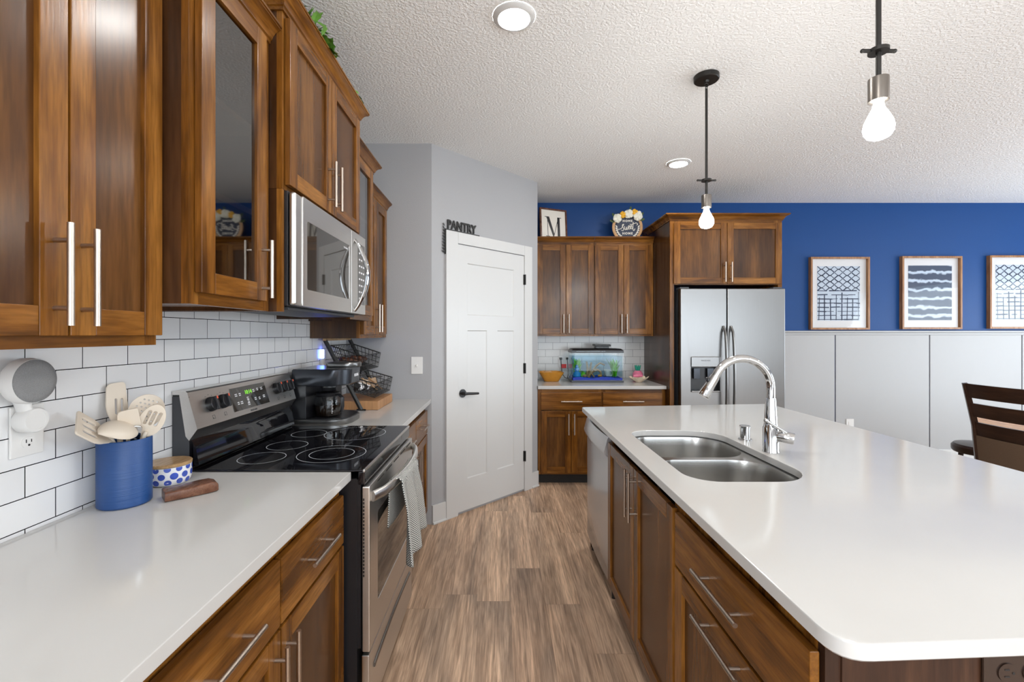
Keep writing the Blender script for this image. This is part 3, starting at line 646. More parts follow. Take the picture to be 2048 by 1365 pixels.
# ------------------------------------------------------------------ stove
st = thing('electric_stove', 'stainless freestanding electric stove with black glass cooktop', 'stove', (-.82, 1.938, 0))
Y0, Y1 = 1.567, 2.309
m = MB(); m.box(-1.110, -.502, Y0+.003, Y1-.003, .02, .888); m.box(-.502, -.49, Y0+.006, Y1-.006, .30, .884); m.build('body', M_BLK, st)
m = MB(); m.box(-1.068, -.478, Y0-.006, Y1+.006, .9145, .9215, .003); m.box(-.497, -.474, Y0-.002, Y1+.002, .868, .9145, .004); m.box(-1.10, -1.068, Y0+.002, Y1-.002, .889, .93, .006)
ck = m.build('cooktop', M_BLKGLASS, st)
m = MB(); m.box(-.4795, -.4725, Y0-.006, Y1+.006, .9125, .9225, .002); m.build('front_trim', M_STEELH, st)
def ring(cx, cy, r, wd=.0022):
    q = MB(); n = 64; z = .9219
    a = [(cx+(r-wd)*math.cos(2*math.pi*k/n), cy+(r-wd)*math.sin(2*math.pi*k/n), z) for k in range(n)]; b = [(cx+r*math.cos(2*math.pi*k/n), cy+r*math.sin(2*math.pi*k/n), z) for k in range(n)]
    q.rings([a, b], 0, False, False); q.build('burner_ring', M_RINGC, ck)
for cx, cy, r in ((-.905, 1.713, .083), (-.90, 1.905, .080), (-.905, 2.13, .078), (-.69, 2.135, .138), (-.665, 1.775, .128), (-.665, 1.775, .084)): ring(cx, cy, r)
# backguard
m = MB(); prof = [(-1.130, .93), (-1.078, .93), (-1.078, 1.02), (-1.090, 1.035), (-1.112, 1.178), (-1.136, 1.178)]
m.prism([(a, b) for a, b in prof], Y0+.001, Y1-.001, 'y'); m.box(-1.136, -1.068, Y0-.002, Y1+.002, .90, .93, .004)
pr2 = [(-1.068, .93), (-1.052, .934), (-1.062, .99), (-1.078, 1.02)]; m.prism(pr2, Y0+.01, Y1-.01, 'y'); m.build('backguard', M_BLKGLASS, st)
m = MB(); m.box(-1.1365, -1.079, Y0-.0012, Y0+.0005, .93, 1.172); m.build('side_panel', M_SLATE, st)
m = MB(); prof = [(-1.0775, 1.0205), (-1.049, 1.060), (-1.084, 1.186), (-1.090, 1.1905), (-1.1365, 1.1905), (-1.1365, 1.1785), (-1.1115, 1.1785), (-1.0895, 1.0355)]
m.prism(prof, Y0-.003, Y1+.003, 'y'); cp = m.build('control_panel', M_STEELH, st, ang=25)
pz = Vector((-1.084+1.049, 0, 1.186-1.060)).normalized(); pn = Vector((pz.z, 0, -pz.x)); po = Vector((-1.0665, 0, 1.123))
def CP(y, v, d=0): return Vector((po.x, y, po.z)) + pz*v + pn*d
def CPM(y, v, d=.0005): return frame_mat(CP(y, v, d), (0, 1, 0), pn)
m = MB(); m.prism([(0, 0)]*0 or [(-.135, -.047), (.135, -.047), (.128, .047), (-.128, .047)], 0, .0012, 'z')
for v in m.bm.verts: v.co = CPM(1.925, .002) @ v.co
dsp = m.build('display', M_WINGLASS, cp)
m = MB(); m.text('10:14', CPM(1.915, .022, .002), .024, .0002); m.build('clock_digits', M_LCDG, dsp, label='green clock reading 10:14')
m = MB()
for k, (y, v) in enumerate([(1.826, .020), (1.852, .020), (1.828, -.014), (1.853, -.014), (1.90, -.002), (1.90, -.014), (1.90, -.026), (1.955, .024), (1.985, .026), (2.02, .026), (1.955, -.012), (1.985, -.014), (2.025, -.010)]):
    for j in range(2): m.box(-.008+.002*(k % 3), .008, -.0065+.007*j, -.0028+.007*j, 0, .0003, 0, 0, CPM(y, v, .0016))
m.build('touch_key_lettering', M_CERAM, dsp)
m = MB(); m.text('FRIGIDAIRE', CPM(1.925, -.057, .0006), .010, .0002); m.build('maker_lettering', M_SLATE, cp)
for y in (1.665, 1.735, 2.145, 2.205, 2.265):
    m = MB(); c0 = CP(y, .008, .0); m.tube([c0, c0+pn*.006, c0+pn*.020, c0+pn*.022], [.027, .027, .0245, .021], 28)
    m.box(-.0055, .0055, -.025, .025, .0, .014, .004, 0, frame_mat(c0+pn*.018, (0, 1, 0), pn)); k = m.build('knob', M_BLK, cp)
    r_ = MB(); r_.box(-.003, .003, .014, .024, 0, .002, .0005, 0, frame_mat(c0+pn*.0312, (0, 1, 0), pn)); r_.build('pointer', M_REDMARK, k)
m = MB()
for y in (1.665, 1.735, 2.145, 2.205, 2.265):
    M_ = CPM(y, -.040)
    for a, b, c_, d in ((-.007, .007, -.007, -.006), (-.007, .007, .006, .007), (-.007, -.006, -.007, .007), (.006, .007, -.007, .007)): m.box(a, b, c_, d, 0, .0003, 0, 0, M_)
    m.box(-.005, -.002, -.005, -.002, 0, .0003, 0, 0, M_)
    for k in range(5): t = R(150-30*k); m.box(-.003, .003, -.0007, .0007, 0, .0003, 0, 0, CPM(y, .008) @ Matrix.Translation((.036*math.cos(t), .036*math.sin(t), 0)))
m.build('dial_print', M_SLATE, cp)
# oven door, handle, drawer
m = MB(); m.plate(rrect(Y0+.002, Y1-.002, .288, .862, .006, 3), [rrect(1.675, 2.20, .41, .735, .012, 4)], 0, .028, 0, Matrix(((0, 0, 1, -.486), (1, 0, 0, 0), (0, 1, 0, 0), (0, 0, 0, 1))), ease=.004)
od = m.build('oven_door', M_STEELH, st)
m = MB(); m.box(-.484, -.4605, 1.673, 2.202, .408, .737); m.build('window', M_WINGLASS, od)
m = MB()
for k in range(22): m.box(-.481, -.476, Y0+.0008, Y0+.0022, .55+.0125*k, .558+.0125*k)
m.build('side_vent', M_DGAP, od)
m = MB()
for k in range(5): m.box(-.4585, -.4572, Y0+.10+.125*k, Y0+.19+.125*k, .846, .851)
m.build('top_vent', M_DGAP, od)
hp = []
for k in range(15):
    t = k/14; y = Y0+.018+(Y1-Y0-.036)*t; hp.append((-.450+.052*math.sin(math.pi*t)**.6 if 0 < t < 1 else -.452, y, .822))
m = MB(); m.tube(hp, .015, 14, flat=(1.25, .75)); m.build('oven_handle', M_STEELH, od)
m = MB(); m.box(-.486, -.460, Y0+.002, Y1-.002, .06, .278, .004); dr_ = m.build('storage_drawer', M_STEELH, st)
m = MB(); m.tube([(-.459, Y0+.06+.62*k/10, .205+.012*math.sin(math.pi*k/10)) for k in range(11)], .009, 10, flat=(1, .6)); m.build('drawer_pull', M_STEEL, dr_)
for y in (Y0+.05, Y1-.05):
    m = MB(); m.cyl((-.55, y, .001), (-.55, y, .022), .015, n=12); m.build('foot', M_BLK, st)

# ------------------------------------------------------------------ microwave
mw = thing('microwave', 'stainless over-the-range microwave above the stove', 'microwave', (-.92, 1.89, 1.482))
Ya, Yb = 1.513, 2.284
m = MB(); m.box(XL+.002, -.714, Ya, Yb, 1.482, 1.866, .002); m.build('body', M_BLK, mw)
m = MB(); m.box(-.713, -.69, Ya, Ya+.055, 1.484, 1.864, .010, seg=4)
m.plate(rrect(Ya+.056, 2.075, 1.484, 1.864, .004, 3), [rrect(1.605, 2.045, 1.545, 1.786, .008, 4)], -.713, -.688, 0, Matrix(((0, 0, 1, 0), (1, 0, 0, 0), (0, 1, 0, 0), (0, 0, 0, 1))), ease=.002)
md = m.build('door', M_STEELH, mw)
m = MB(); m.box(-.708, -.6895, 1.603, 2.047, 1.543, 1.788); m.build('window', M_WINGLASS, md)
m = MB(); m.text('FRIGIDAIRE', frame_mat((-.6889, 2.0, 1.766), (0, 1, 0), (1, 0, 0)), .010, .0002); m.build('maker_lettering', M_CERAM, md)
m = MB(); m.box(-.713, -.688, 2.078, Yb-.001, 1.484, 1.864, .002); cpn = m.build('control_panel', M_STEELH, mw)
m = MB(); m.box(-.6885, -.6870, 2.165, 2.27, 1.53, 1.82); kp = m.build('key_pad', M_WINGLASS, cpn)
for j in range(8):
    for i in range(3):
        m = MB(); m.box(-.687, -.6866, 2.178+.031*i, 2.196+.031*i, 1.555+.031*j, 1.563+.031*j); m.build('touch_key', M_CERAM, kp)
m = MB(); pts = []
for k in range(17):
    t = k/16; pts.append((-.688+.058*math.sin(math.pi*t)**.9 if 0 < t < 1 else -.69, 2.125, 1.495+.335*t))
m.tube(pts, [.008+.007*math.sin(math.pi*k/16) for k in range(17)], 14, flat=(.8, 1.3)); m.build('handle', M_CHROME, cpn)
m = MB(); m.box(-1.0, -.73, Ya+.04, Yb-.04, 1.470, 1.4815, .003); m.build('vent_hood', M_SLATE, mw)

# ------------------------------------------------------------------ refrigerator
fr = thing('refrigerator', 'stainless side-by-side refrigerator with ice dispenser', 'refrigerator', (2.01, 4.4, 0))
m = MB(); m.box(1.563, 2.430, 4.05, 4.77, .02, 1.775, .004); m.box(1.60, 2.40, 4.06, 4.7, .001, .02); m.build('body', M_SLATE, fr)
def fdoor(x0, x1, holes):
    rows = []; m = MB(); z0, z1 = .06, 1.785; n = 10
    if holes:
        hx0, hx1, hz0, hz1 = holes
        M_ = Matrix(((1, 0, 0, 0), (0, 0, -1, 0), (0, 1, 0, 0), (0, 0, 0, 1)))
        m.plate(rrect(x0, x1, z0, z1, .006, 3), [rrect(hx0, hx1, hz0, hz1, .008, 3)], -4.042, -3.97, 0, M_, ease=.006)
    else: m.box(x0, x1, 3.97, 4.042, z0, z1, .008, seg=3)
    return m.build('freezer_door' if holes else 'refrigerator_door', M_STEEL, fr)
d1 = fdoor(1.556, 1.955, (1.645, 1.90, .885, 1.185)); d2 = fdoor(1.963, 2.469, None)
for d, x in ((d1, 1.925), (d2, 1.992)):
    m = MB(); pts = []
    for k in range(19):
        t = k/18; pts.append((x, 3.955-.052*math.sin(math.pi*t)**.45 if 0 < t < 1 else 3.968, .55+.90*t))
    m.tube(pts, .013, 14, flat=(1.2, .8)); m.build('door_handle', M_STEEL, d)
dp = MB(); dp.box(1.643, 1.902, 4.030, 4.0325, .883, 1.187); dp.box(1.643, 1.6475, 3.974, 4.03, .883, 1.187); dp.box(1.8975, 1.902, 3.974, 4.03, .883, 1.187); dp.box(1.648, 1.897, 3.974, 4.03, .883, .888)
dp.build('dispenser_recess', M_BLK, d1)
m = MB(); m.box(1.648, 1.897, 3.966, 4.0, 1.10, 1.1865, .004); q = m.build('dispenser_panel', M_STEEL, d1)
m = MB(); m.text('FRIGIDAIRE', frame_mat((1.772, 3.9655, 1.155), (1, 0, 0), (0, -1, 0)), .016, .0003); m.build('maker_lettering', M_SLATE, q)
for x in (1.71, 1.83):
    m = MB(); m.box(x-.028, x+.028, 4.0, 4.006, .99, 1.085, .003); m.build('paddle', M_GUN, d1)
m = MB(); m.box(1.645, 1.90, 3.955, 3.985, .880, .892, .004); m.build('drip_tray', M_STEEL, d1)
for x in (1.60, 2.42):
    m = MB(); m.box(x-.04, x+.04, 4.0, 4.10, 1.7755, 1.80, .004); m.build('hinge_cover', M_SLATE, fr)

# ------------------------------------------------------------------ lamps
def pendant(y, label):
    x = 1.095; p = thing('pendant_lamp', label, 'lamp', (x, y, H), 0, 'pendant lamps over the island')
    m = MB(); m.lathe([(.064, -.0005), (.064, -.022), (.060, -.026), (.014, -.026), (.010, -.036)], (x, y, H), 36); m.build('canopy', M_BRONZE, p)
    m = MB(); z = H-.048; m.tube([(x+.010*math.cos(t), y, z+.010*math.sin(t)) for t in [2*math.pi*k/14 for k in range(14)]], .0025, 8, loop=True)
    m.tube([(x, y+.010*math.cos(t), z-.014+.010*math.sin(t)) for t in [2*math.pi*k/14 for k in range(14)]], .0025, 8, loop=True); m.build('swivel_link', M_BRONZE, p)
    m = MB(); m.cyl((x, y, H-.070), (x, y, 2.13), .0068, n=14); m.build('rod', M_BRONZE, p)
    m = MB(); m.lathe([(.026, 2.208), (.026, 2.218)], (x, y, 0), 24); m.box(x-.045, x+.045, y-.004, y+.004, 2.2085, 2.2175, .0015); m.ball((x-.047, y, 2.213), .006); m.ball((x+.047, y, 2.213), .006); m.build('cross_bar', M_BRONZE, p)
    m = MB(); m.lathe([(.010, 2.136), (.025, 2.133), (.0255, 2.130), (.0255, 2.066), (.021, 2.064)], (x, y, 0), 28); m.build('socket', M_PEWTER, p)
    m = MB(); m.lathe([(.012, 2.064), (.0135, 2.055), (.016, 2.045), (.026, 2.025), (.0350, 2.005), (.0375, 1.990), (.0355, 1.975), (.028, 1.963), (.016, 1.957), (.004, 1.955)], (x, y, 0), 28); m.build('bulb', M_BULB, p, ang=80)
pendant(1.325, 'bare-bulb pendant nearest the camera, cut off at the top of the photo'); pendant(2.443, 'bare-bulb pendant hanging in front of the refrigerator cabinet, canopy in view'); pendant(.207, 'bare-bulb pendant over the near end of the island, out of view')
def downlight(x, y, label):
    p = thing('recessed_light', label, 'ceiling light', (x, y, H), 0, 'round ceiling lights')
    m = MB(); m.lathe([(.093, -.0005), (.092, -.005), (.082, -.012), (.070, -.0148), (.0688, -.010)], (x, y, H), 44, cap0=False, cap1=False); m.build('trim_ring', M_WHITE, p)
    m = MB(); m.lathe([(.0684, -.0128), (.045, -.0155), (.004, -.0165)], (x, y, H), 40, cap0=False); m.build('lens', M_LENS, p, ang=80)
downlight(.05, 1.985, 'large glowing ceiling light above the aisle, nearest the camera'); downlight(1.425, 3.685, 'glowing ceiling light behind the far pendant')
downlight(.05, .10, 'added ceiling light over the near aisle, behind the camera'); downlight(1.6, -1.7, 'added ceiling light over the room behind the camera'); downlight(-.2, -1.9, 'added ceiling light behind the camera along the stove wall'); downlight(3.6, -1.6, 'added ceiling light behind the camera toward the dining side'); downlight(3.3, 1.3, 'added ceiling light between the island and the dining table, out of view'); downlight(5.4, 2.4, 'added ceiling light near the sliding door, out of view'); downlight(4.4, .3, 'added ceiling light over the dining side, out of view')  # unseen ceiling lights, added to brighten the room

# ------------------------------------------------------------------ things on the stove-side counter
CT = .9145
def one(mb, name, m, label, cat, group=None, ang=38): return mb.build(name, m, label=label, cat=cat, group=group, ang=ang)
# outlet and smart speaker
o = thing('outlet', 'white wall outlet under the round smart speaker', 'outlet', (XL, 1.085, 1.157))
m = MB(); m.box(XL+.0005, XL+.007, 1.0465, 1.1235, 1.098, 1.219, .003); m.build('cover_plate', M_WPLAS, o)
for z in (1.131, 1.186):
    m = MB(); m.prism([(1.085+.0165*math.cos(R(a)), z+.0145*max(-.8, min(.8, math.sin(R(a))))) for a in range(0, 360, 15)], XL+.007, XL+.0092, 'x'); q = m.build('receptacle', M_WPLAS, o)
    h = MB(); h.box(XL+.0092, XL+.0097, 1.0775, 1.0795, z-.001, z+.007); h.box(XL+.0092, XL+.0097, 1.0895, 1.0915, z-.001, z+.006); h.cyl((XL+.009, 1.085, z-.007), (XL+.0098, 1.085, z-.007), .0026, n=10); h.build('slot', M_DGAP, q)
sp = thing('smart_speaker', 'round smart speaker with grey mesh face on a white plug-in wall mount', 'speaker', (XL+.03, 1.05, 1.19))
MX = Matrix(((0, 0, 1, 0), (1, 0, 0, 0), (0, 1, 0, 0), (0, 0, 0, 1)))        # lathe axis -> +x
sc_ = Vector((XL+.018, 1.052, 1.280))
m = MB(); m.lathe([(.032, 0), (.045, .002), (.0525, .012), (.053, .026), (.0515, .038), (.0505, .0405), (.0495, .0395)], sc_, 48, M=MX, cap1=False); m.build('housing', M_WPLAS, sp)
m = MB(); m.lathe([(.0495, .0392), (.0487, .0425), (.033, .0455), (.004, .0465)], sc_, 48, M=MX, cap0=False); m.build('mesh_face', M_GREYFAB, sp, label='grey woven mesh face', ang=70)
m = MB(); m.tube([(XL+.024, 1.054, 1.240), (XL+.024, 1.058, 1.218), (XL+.024, 1.066, 1.192)], [.022, .017, .020], 20, flat=(.62, 1.0))
m.lathe([(.027, 0), (.0295, .004), (.0295, .030), (.027, .034), (.022, .034), (.022, .033), (.003, .033)], (XL+.0105, 1.070, 1.186), 36, M=MX); m.build('wall_mount', M_WPLAS, sp)
# crock with utensils
ccx, ccy, cr_, ch_ = -1.058, 1.275, .062, .183
m = MB(); m.lathe([(cr_-.004, CT), (cr_, CT+.004), (cr_, CT+ch_-.003), (cr_-.002, CT+ch_), (cr_-.006, CT+ch_-.002), (cr_-.007, CT+.012), (.004, CT+.010)], (ccx, ccy, 0), 56)
one(m, 'utensil_crock', M_CROCK, 'blue ribbed ceramic crock full of cream kitchen utensils', 'crock')
GU = 'utensils in the blue crock'
def utensil(name, label, foot, head, face, outline, holes, L, thick=.0055, bend=0.0, cup=0.0, hr=.0065, mats=M_SILI, handle=None, hdir=None):
    """outline in local (x across, z up from the neck); foot and head are the ends of the handle"""
    foot = Vector(foot); neck = Vector(head); z = Vector(hdir).normalized() if hdir else (neck-foot).normalized(); y = Vector(face); y = (y-z*y.dot(z)).normalized(); x = y.cross(z)
    M = Matrix(((x.x, y.x, z.x, neck.x), (x.y, y.y, z.y, neck.y), (x.z, y.z, z.z, neck.z), (0, 0, 0, 1)))
    root = thing(name, label, 'utensil', foot, 0, GU)
    m = MB(); m.tube([foot, foot.lerp(neck, .5), neck, neck+z*.012], [hr, hr*1.1, hr*.95, hr*.7], 12); m.build('handle', handle or mats, root)
    m = MB()
    if outline:
        Mp = Matrix(((1, 0, 0, 0), (0, 0, 1, 0), (0, 1, 0, 0), (0, 0, 0, 1)))
        m.plate(outline, holes, -thick/2, thick/2, 0, Mp, ease=thick*.3)
        bmesh.ops.subdivide_edges(m.bm, edges=[e for e in m.bm.edges if e.calc_length() > .02], cuts=2)
        for v in m.bm.verts:
            v.co.y += bend*(v.co.z/L)**2 - cup*(1-(v.co.x/.035)**2)
            v.co = M @ v.co
        m.build('head', mats, root)
    return root, M
V = Vector; fc = V((.62, -.75, .25))
def oval(w, z0, z1, n=28): c = (z0+z1)/2; return [(w*math.cos(2*math.pi*k/n), c+(z1-z0)/2*math.sin(2*math.pi*k/n)) for k in range(n)]
def slot(xc, z0, z1, w, n=4): return [(xc+w*math.cos(R(a)), (z1-w if 0 <= a <= 180 else z0+w)+w*math.sin(R(a))) for a in range(0, 360, 30)]
turner = roundpoly([(-.010, -.004), (.010, -.004), (.040, .045), (.042, .115), (-.042, .105), (-.040, .045)], [.003, .003, .015, .010, .010, .015], 4)
utensil('slotted_turner', 'cream slotted turner leaning out over the camera side of the blue crock', (ccx+.030, ccy+.022, .935), (ccx+.0, ccy-.046, 1.104), V((.55, -.35, .75)), turner, [slot(x, .048, .092, .0045) for x in (-.020, 0, .020)], .115, bend=.006, hdir=(-.14, -.80, .55))
r_, M = utensil('serving_spoon', 'cream solid spoon turned face down at the front of the blue crock', (ccx+.0, ccy+.03, .935), (ccx+.020, ccy+.002, 1.118), V((.55, 0, .85)), None, [], .1, hdir=(-.02, -.98, .10))
m = MB(); n = 12; rings = []
for k in range(n+1):
    t = k/n; zz = -.004+.112*t; wd = max(.002, .038*math.sin(math.pi*min(1, t*.93+.07))**.62); dep = .024*math.sin(math.pi*t)**.7
    rings.append([M @ V((wd*math.cos(a), .003+dep*max(0, math.sin(a))*1.0 - (.004 if math.sin(a) < 0 else 0)*0 + .0015*math.sin(a), zz)) for a in [2*math.pi*q/20 for q in range(20)]])
m.rings(rings); 
m.build('head', M_SILI, r_, ang=70)
utensil('spoon_spatula', 'tall cream spatula standing at the wall side of the blue crock', (ccx+.02, ccy-.02, .935), (ccx-.036, ccy+.022, 1.120), V((.9, -.25, .2)), roundpoly([(-.009, 0), (.009, 0), (.030, .05), (.029, .125), (-.020, .135), (-.030, .05)], [.003, .003, .02, .014, .014, .02], 5), [slot(-.012, .04, .085, .0035), slot(.004, .04, .085, .0035)], .12, bend=.012)
utensil('square_spatula', 'small cream square-headed spatula in the middle of the blue crock', (ccx-.02, ccy+.03, .935), (ccx+.022, ccy-.012, 1.118), V((.7, -.7, .2)), roundpoly([(-.007, 0), (.007, 0), (.026, .018), (.028, .062), (-.016, .070), (-.026, .018)], [.002, .002, .006, .012, .004, .006], 5), [], .07)
sk = oval(.043, -.002, .096); hs = []
for i in range(-3, 4):
    for j in range(6):
        x = i*.0105+(.005 if j % 2 else 0); z = .020+j*.0115
        if (x/.034)**2+((z-.047)/.038)**2 < 1: hs.append([(x+.0021*math.cos(R(a)), z+.0021*math.sin(R(a))) for a in range(0, 360, 60)])
utensil('skimmer', 'round cream skimmer with many small holes, at the back of the blue crock', (ccx-.02, ccy-.03, .935), (ccx+.008, ccy+.042, 1.120), V((.65, -.6, .45)), sk, hs, .1, cup=.008)
utensil('slotted_spoon', 'cream slotted spoon at the stove side of the blue crock', (ccx-.03, ccy-.0, .935), (ccx+.040, ccy+.018, 1.100), V((.65, -.75, .1)), oval(.031, -.006, .092), [slot(x, .030, .072, .0042) for x in (-.013, 0, .013)], .09, cup=.006)
r_, M = utensil('kitchen_tongs', 'steel and black tongs between the cream spatulas in the blue crock', (ccx-.01, ccy+.01, .935), (ccx+.030, ccy-.004, 1.085), fc, roundpoly([(-.010, 0), (.010, 0), (.012, .05), (-.012, .05)], [.002, .002, .01, .01], 4), [], .05, mats=M_CHROME, handle=M_BLK)
# canister with dots
kx, ky, kr = -1.062, 1.452, .0595
cn = thing('canister', 'white bowl-shaped canister with cobalt dots and a bamboo lid', 'canister', (kx, ky, CT))
m = MB(); m.lathe([(.046, CT), (.052, CT+.003), (kr-.002, CT+.012), (kr, CT+.022), (kr, CT+.058), (kr-.003, CT+.058)], (kx, ky, 0), 56)
random.seed(3)
for row, z in enumerate((.013, .034, .053)):
    for k in range(12):
        th = 2*math.pi*(k+.5*(row % 2)+random.uniform(-.1, .1))/12; rr = random.uniform(.0095, .0112) if row == 1 else random.uniform(.0085, .0102); zz = CT+z+random.uniform(-.002, .002); vs = []
        for q in range(14):
            a = 2*math.pi*q/14; dz = rr*math.sin(a)*.95; dt = rr*math.cos(a)/kr; zc = min(max(zz+dz, CT+.006), CT+.0575); rad = (kr if zc > CT+.022 else kr-.002*(CT+.022-zc)/.010)+.0005
            vs.append(m.bm.verts.new((kx+rad*math.cos(th+dt), ky+rad*math.sin(th+dt), zc)))
        m.face(vs, 1)
m.build('bowl', [M_CERAM, M_DOT], cn, recalc=False)
m = MB(); m.lathe([(kr-.004, CT+.0585), (kr+.001, CT+.060), (kr+.0015, CT+.067), (kr-.001, CT+.069), (.003, CT+.069)], (kx, ky, 0), 56); m.build('lid', WBAMBOO, cn, label='round bamboo lid')
# walnut spoon rest block
a = V((-.968, 1.298, CT)); b = V((-.872, 1.390, CT)); dx_ = (b-a).normalized(); Lb = (b-a).length
Mb = frame_mat(a, dx_, (0, 0, 1))
wk = thing('wooden_block', 'carved walnut block with one rounded end in front of the dotted canister', 'wooden block', a)
m = MB(); rings = []
for t, wy, hz, sh in ((0, .031, .026, 0), (.003, .032, .0275, 0), (.05, .033, .028, 0), (.09, .032, .031, .0), (.115, .030, .0315, 0), (.128, .026, .027, 0), (.133, .020, .020, 0)):
    rings.append([Mb @ V((t, y, z)) for y, z in rrect(-wy, wy, .0004, hz, .006, 4)])
m.rings(rings); m.build('body', WWALNUT, wk)

# towel on the oven handle
def towel():
    m = MB(); uvl = m.bm.loops.layers.uv.new('UVMap'); nu, nv = 44, 46; hz, hx = .822, None; grid = []; uvs = []
    for i in range(nu+1):
        u = i/nu; col = []
        for j in range(nv+1):
            v = j/nv; Lf, Lb_, top = .30+.015*math.sin(u*9)-.08*max(0, u-.5)/.5, .17, .050
            tot = Lf+Lb_+top; d = v*tot
            ya = 1.735+.29*u; hxm = -.450+.052*math.sin(math.pi*(ya-Y0-.018)/(Y1-Y0-.036))**.6
            if d < Lb_: z = hz-.012-(Lb_-d)*.96; x = hxm-.0205-.006*(Lb_-d)/Lb_
            elif d < Lb_+top:
                a = math.pi*(1-(d-Lb_)/top); x = hxm+.0235*math.cos(a); z = hz-.004+.020*math.sin(a)
            else: h = d-Lb_-top; z = hz-.008-h*.97; x = hxm+.0215+.012*min(1, h/.1)
            s_ = max(0, d-Lb_-top)/.30 if d > Lb_+top else 0
            amp = .0035+.018*min(1, s_); ph = u*2*math.pi*2.6+.9
            x += amp*(1+math.sin(ph)) if d > Lb_+top*.6 else 0
            y = ya - .05*s_*(1-u) + .012*s_*math.cos(ph)
            col.append(m.bm.verts.new((x, y, z))); uvs.append((u*.36, v*tot))
        grid.append(col)
    for i in range(nu):
        for j in range(nv):
            f = m.face([grid[i][j], grid[i+1][j], grid[i+1][j+1], grid[i][j+1]])
            for lp, (a, b) in zip(f.loops, ((i, j), (i+1, j), (i+1, j+1), (i, j+1))): lp[uvl].uv = uvs[a*(nv+1)+b]
    o = m.build('dish_towel', M_TOWEL, label='black and white checked dish towel hanging on the oven handle', cat='towel', ang=80, recalc=False)
    s = o.modifiers.new('thickness', 'SOLIDIFY'); s.thickness = .0035; s.offset = 0
towel()

# coffee maker
km = thing('coffee_maker', 'black and silver coffee maker beside the stove', 'coffee maker', (-.94, 2.48, CT))
kx0, kx1, ky0, ky1 = -1.085, -.800, 2.335, 2.640
def dplan(x0, x1, y0, y1, r, rb=.01): return rrect(x0, x1, y0, y1, [r, rb, rb, r], 8)
m = MB(); m.rings([[(x, y, z) for x, y in dplan(kx0+i, kx1-i, ky0+i, ky1-i, .11)] for i, z in ((.002, CT), (0, CT+.004), (0, CT+.028), (.003, CT+.031))]); m.build('base', M_STEEL, km)
m = MB(); m.rings([[(x, y, z) for x, y in dplan(kx0+.006, kx1-.008, ky0+.006, ky1-.006, .105)] for z in (CT+.0305, CT+.0345)]); m.build('drip_plate', M_BLK, km)
m = MB(); m.box(kx0+.002, -1.010, ky0+.003, ky1-.003, CT+.034, 1.135, .004); m.box(-1.012, -.93, 2.545, ky1-.004, CT+.035, 1.135, .004); m.build('column', M_BLK, km)
m = MB(); m.rings([[(x, y, z) for x, y in dplan(kx0+i, kx1-j, ky0+i, ky1-i, .10)] for i, j, z in ((.004, .012, 1.118), (0, .004, 1.126), (0, 0, 1.20), (.004, .004, 1.206))]); m.build('head', M_GUN, km)
m = MB(); m.rings([[(x, y, z) for x, y in rrect(-.965+i, kx1+.004-i, 2.475+i, 2.632-i, [.075, .02, .02, .075], 8)] for i, z in ((.001, 1.2065), (0, 1.209), (0, 1.226), (.003, 1.231))]); m.build('lid', M_STEEL, km)
m = MB(); m.lathe([(.045, 1.118), (.045, 1.104), (.022, 1.100)], (-.93, 2.44, 0), 28); m.build('filter_basket', M_BLK, km)
m = MB(); m.text('KEURIG', frame_mat((-.7995, 2.49, 1.165), (0, 1, 0), (1, 0, 0)), .020, .0006, 0, .0004); m.build('maker_lettering', M_CERAM, km)
cf = thing('coffee_carafe', 'glass carafe half full of black coffee standing in the coffee maker', 'carafe', (-.935, 2.44, CT+.035)); zc = CT+.0352
m = MB(); m.lathe([(.050, zc), (.063, zc+.006), (.069, zc+.03), (.069, zc+.085), (.062, zc+.108), (.052, zc+.115)], (-.935, 2.44, 0), 44, cap1=False); m.build('glass_body', M_GLASS, cf)
m = MB(); m.lathe([(.048, zc+.002), (.0615, zc+.008), (.0675, zc+.031), (.0675, zc+.062), (.003, zc+.062)], (-.935, 2.44, 0), 44); m.build('coffee', M_COFFEE, cf)
m = MB(); m.lathe([(.0545, zc+.106), (.064, zc+.108), (.066, zc+.116), (.060, zc+.126), (.010, zc+.132)], (-.935, 2.44, 0), 36); m.build('lid', M_BLK, cf)
hd_ = V((.86, -.5, 0)).normalized(); hc = V((-.935, 2.44, 0))
m = MB(); m.tube([hc+hd_*.060+V((0, 0, zc+.114)), hc+hd_*.090+V((0, 0, zc+.118)), hc+hd_*.110+V((0, 0, zc+.105)), hc+hd_*.113+V((0, 0, zc+.06)), hc+hd_*.106+V((0, 0, zc+.032)), hc+hd_*.098+V((0, 0, zc+.030))], [.008, .009, .0095, .009, .008, .006], 12, flat=(.7, 1.2)); m.build('handle', M_BLK, cf)
m = MB(); 
for k in range(9):
    for q in range(1):
        th = R(-52); z = zc+.022+.0082*k; rr = .0693; t0 = th-.055; t1 = th+(.06 if k % 2 else .02)
        vs = [m.bm.verts.new((-.935+rr*math.cos(t), 2.44+rr*math.sin(t), zz)) for t, zz in ((t0, z), (t1, z), (t1, z+.003), (t0, z+.003))]; m.face(vs)
m.build('level_marks', M_CERAM, cf)
# blue night light
m = MB(); m.box(XL+.0005, XL+.020, 2.83, 2.87, 1.19, 1.235, .005); m.box(XL+.006, XL+.016, 2.832, 2.868, 1.235, 1.29, .004, 1)
one(m, 'night_light', [M_WPLAS, M_NIGHT], 'small glowing blue plug-in light on the tile behind the coffee maker', 'night light')
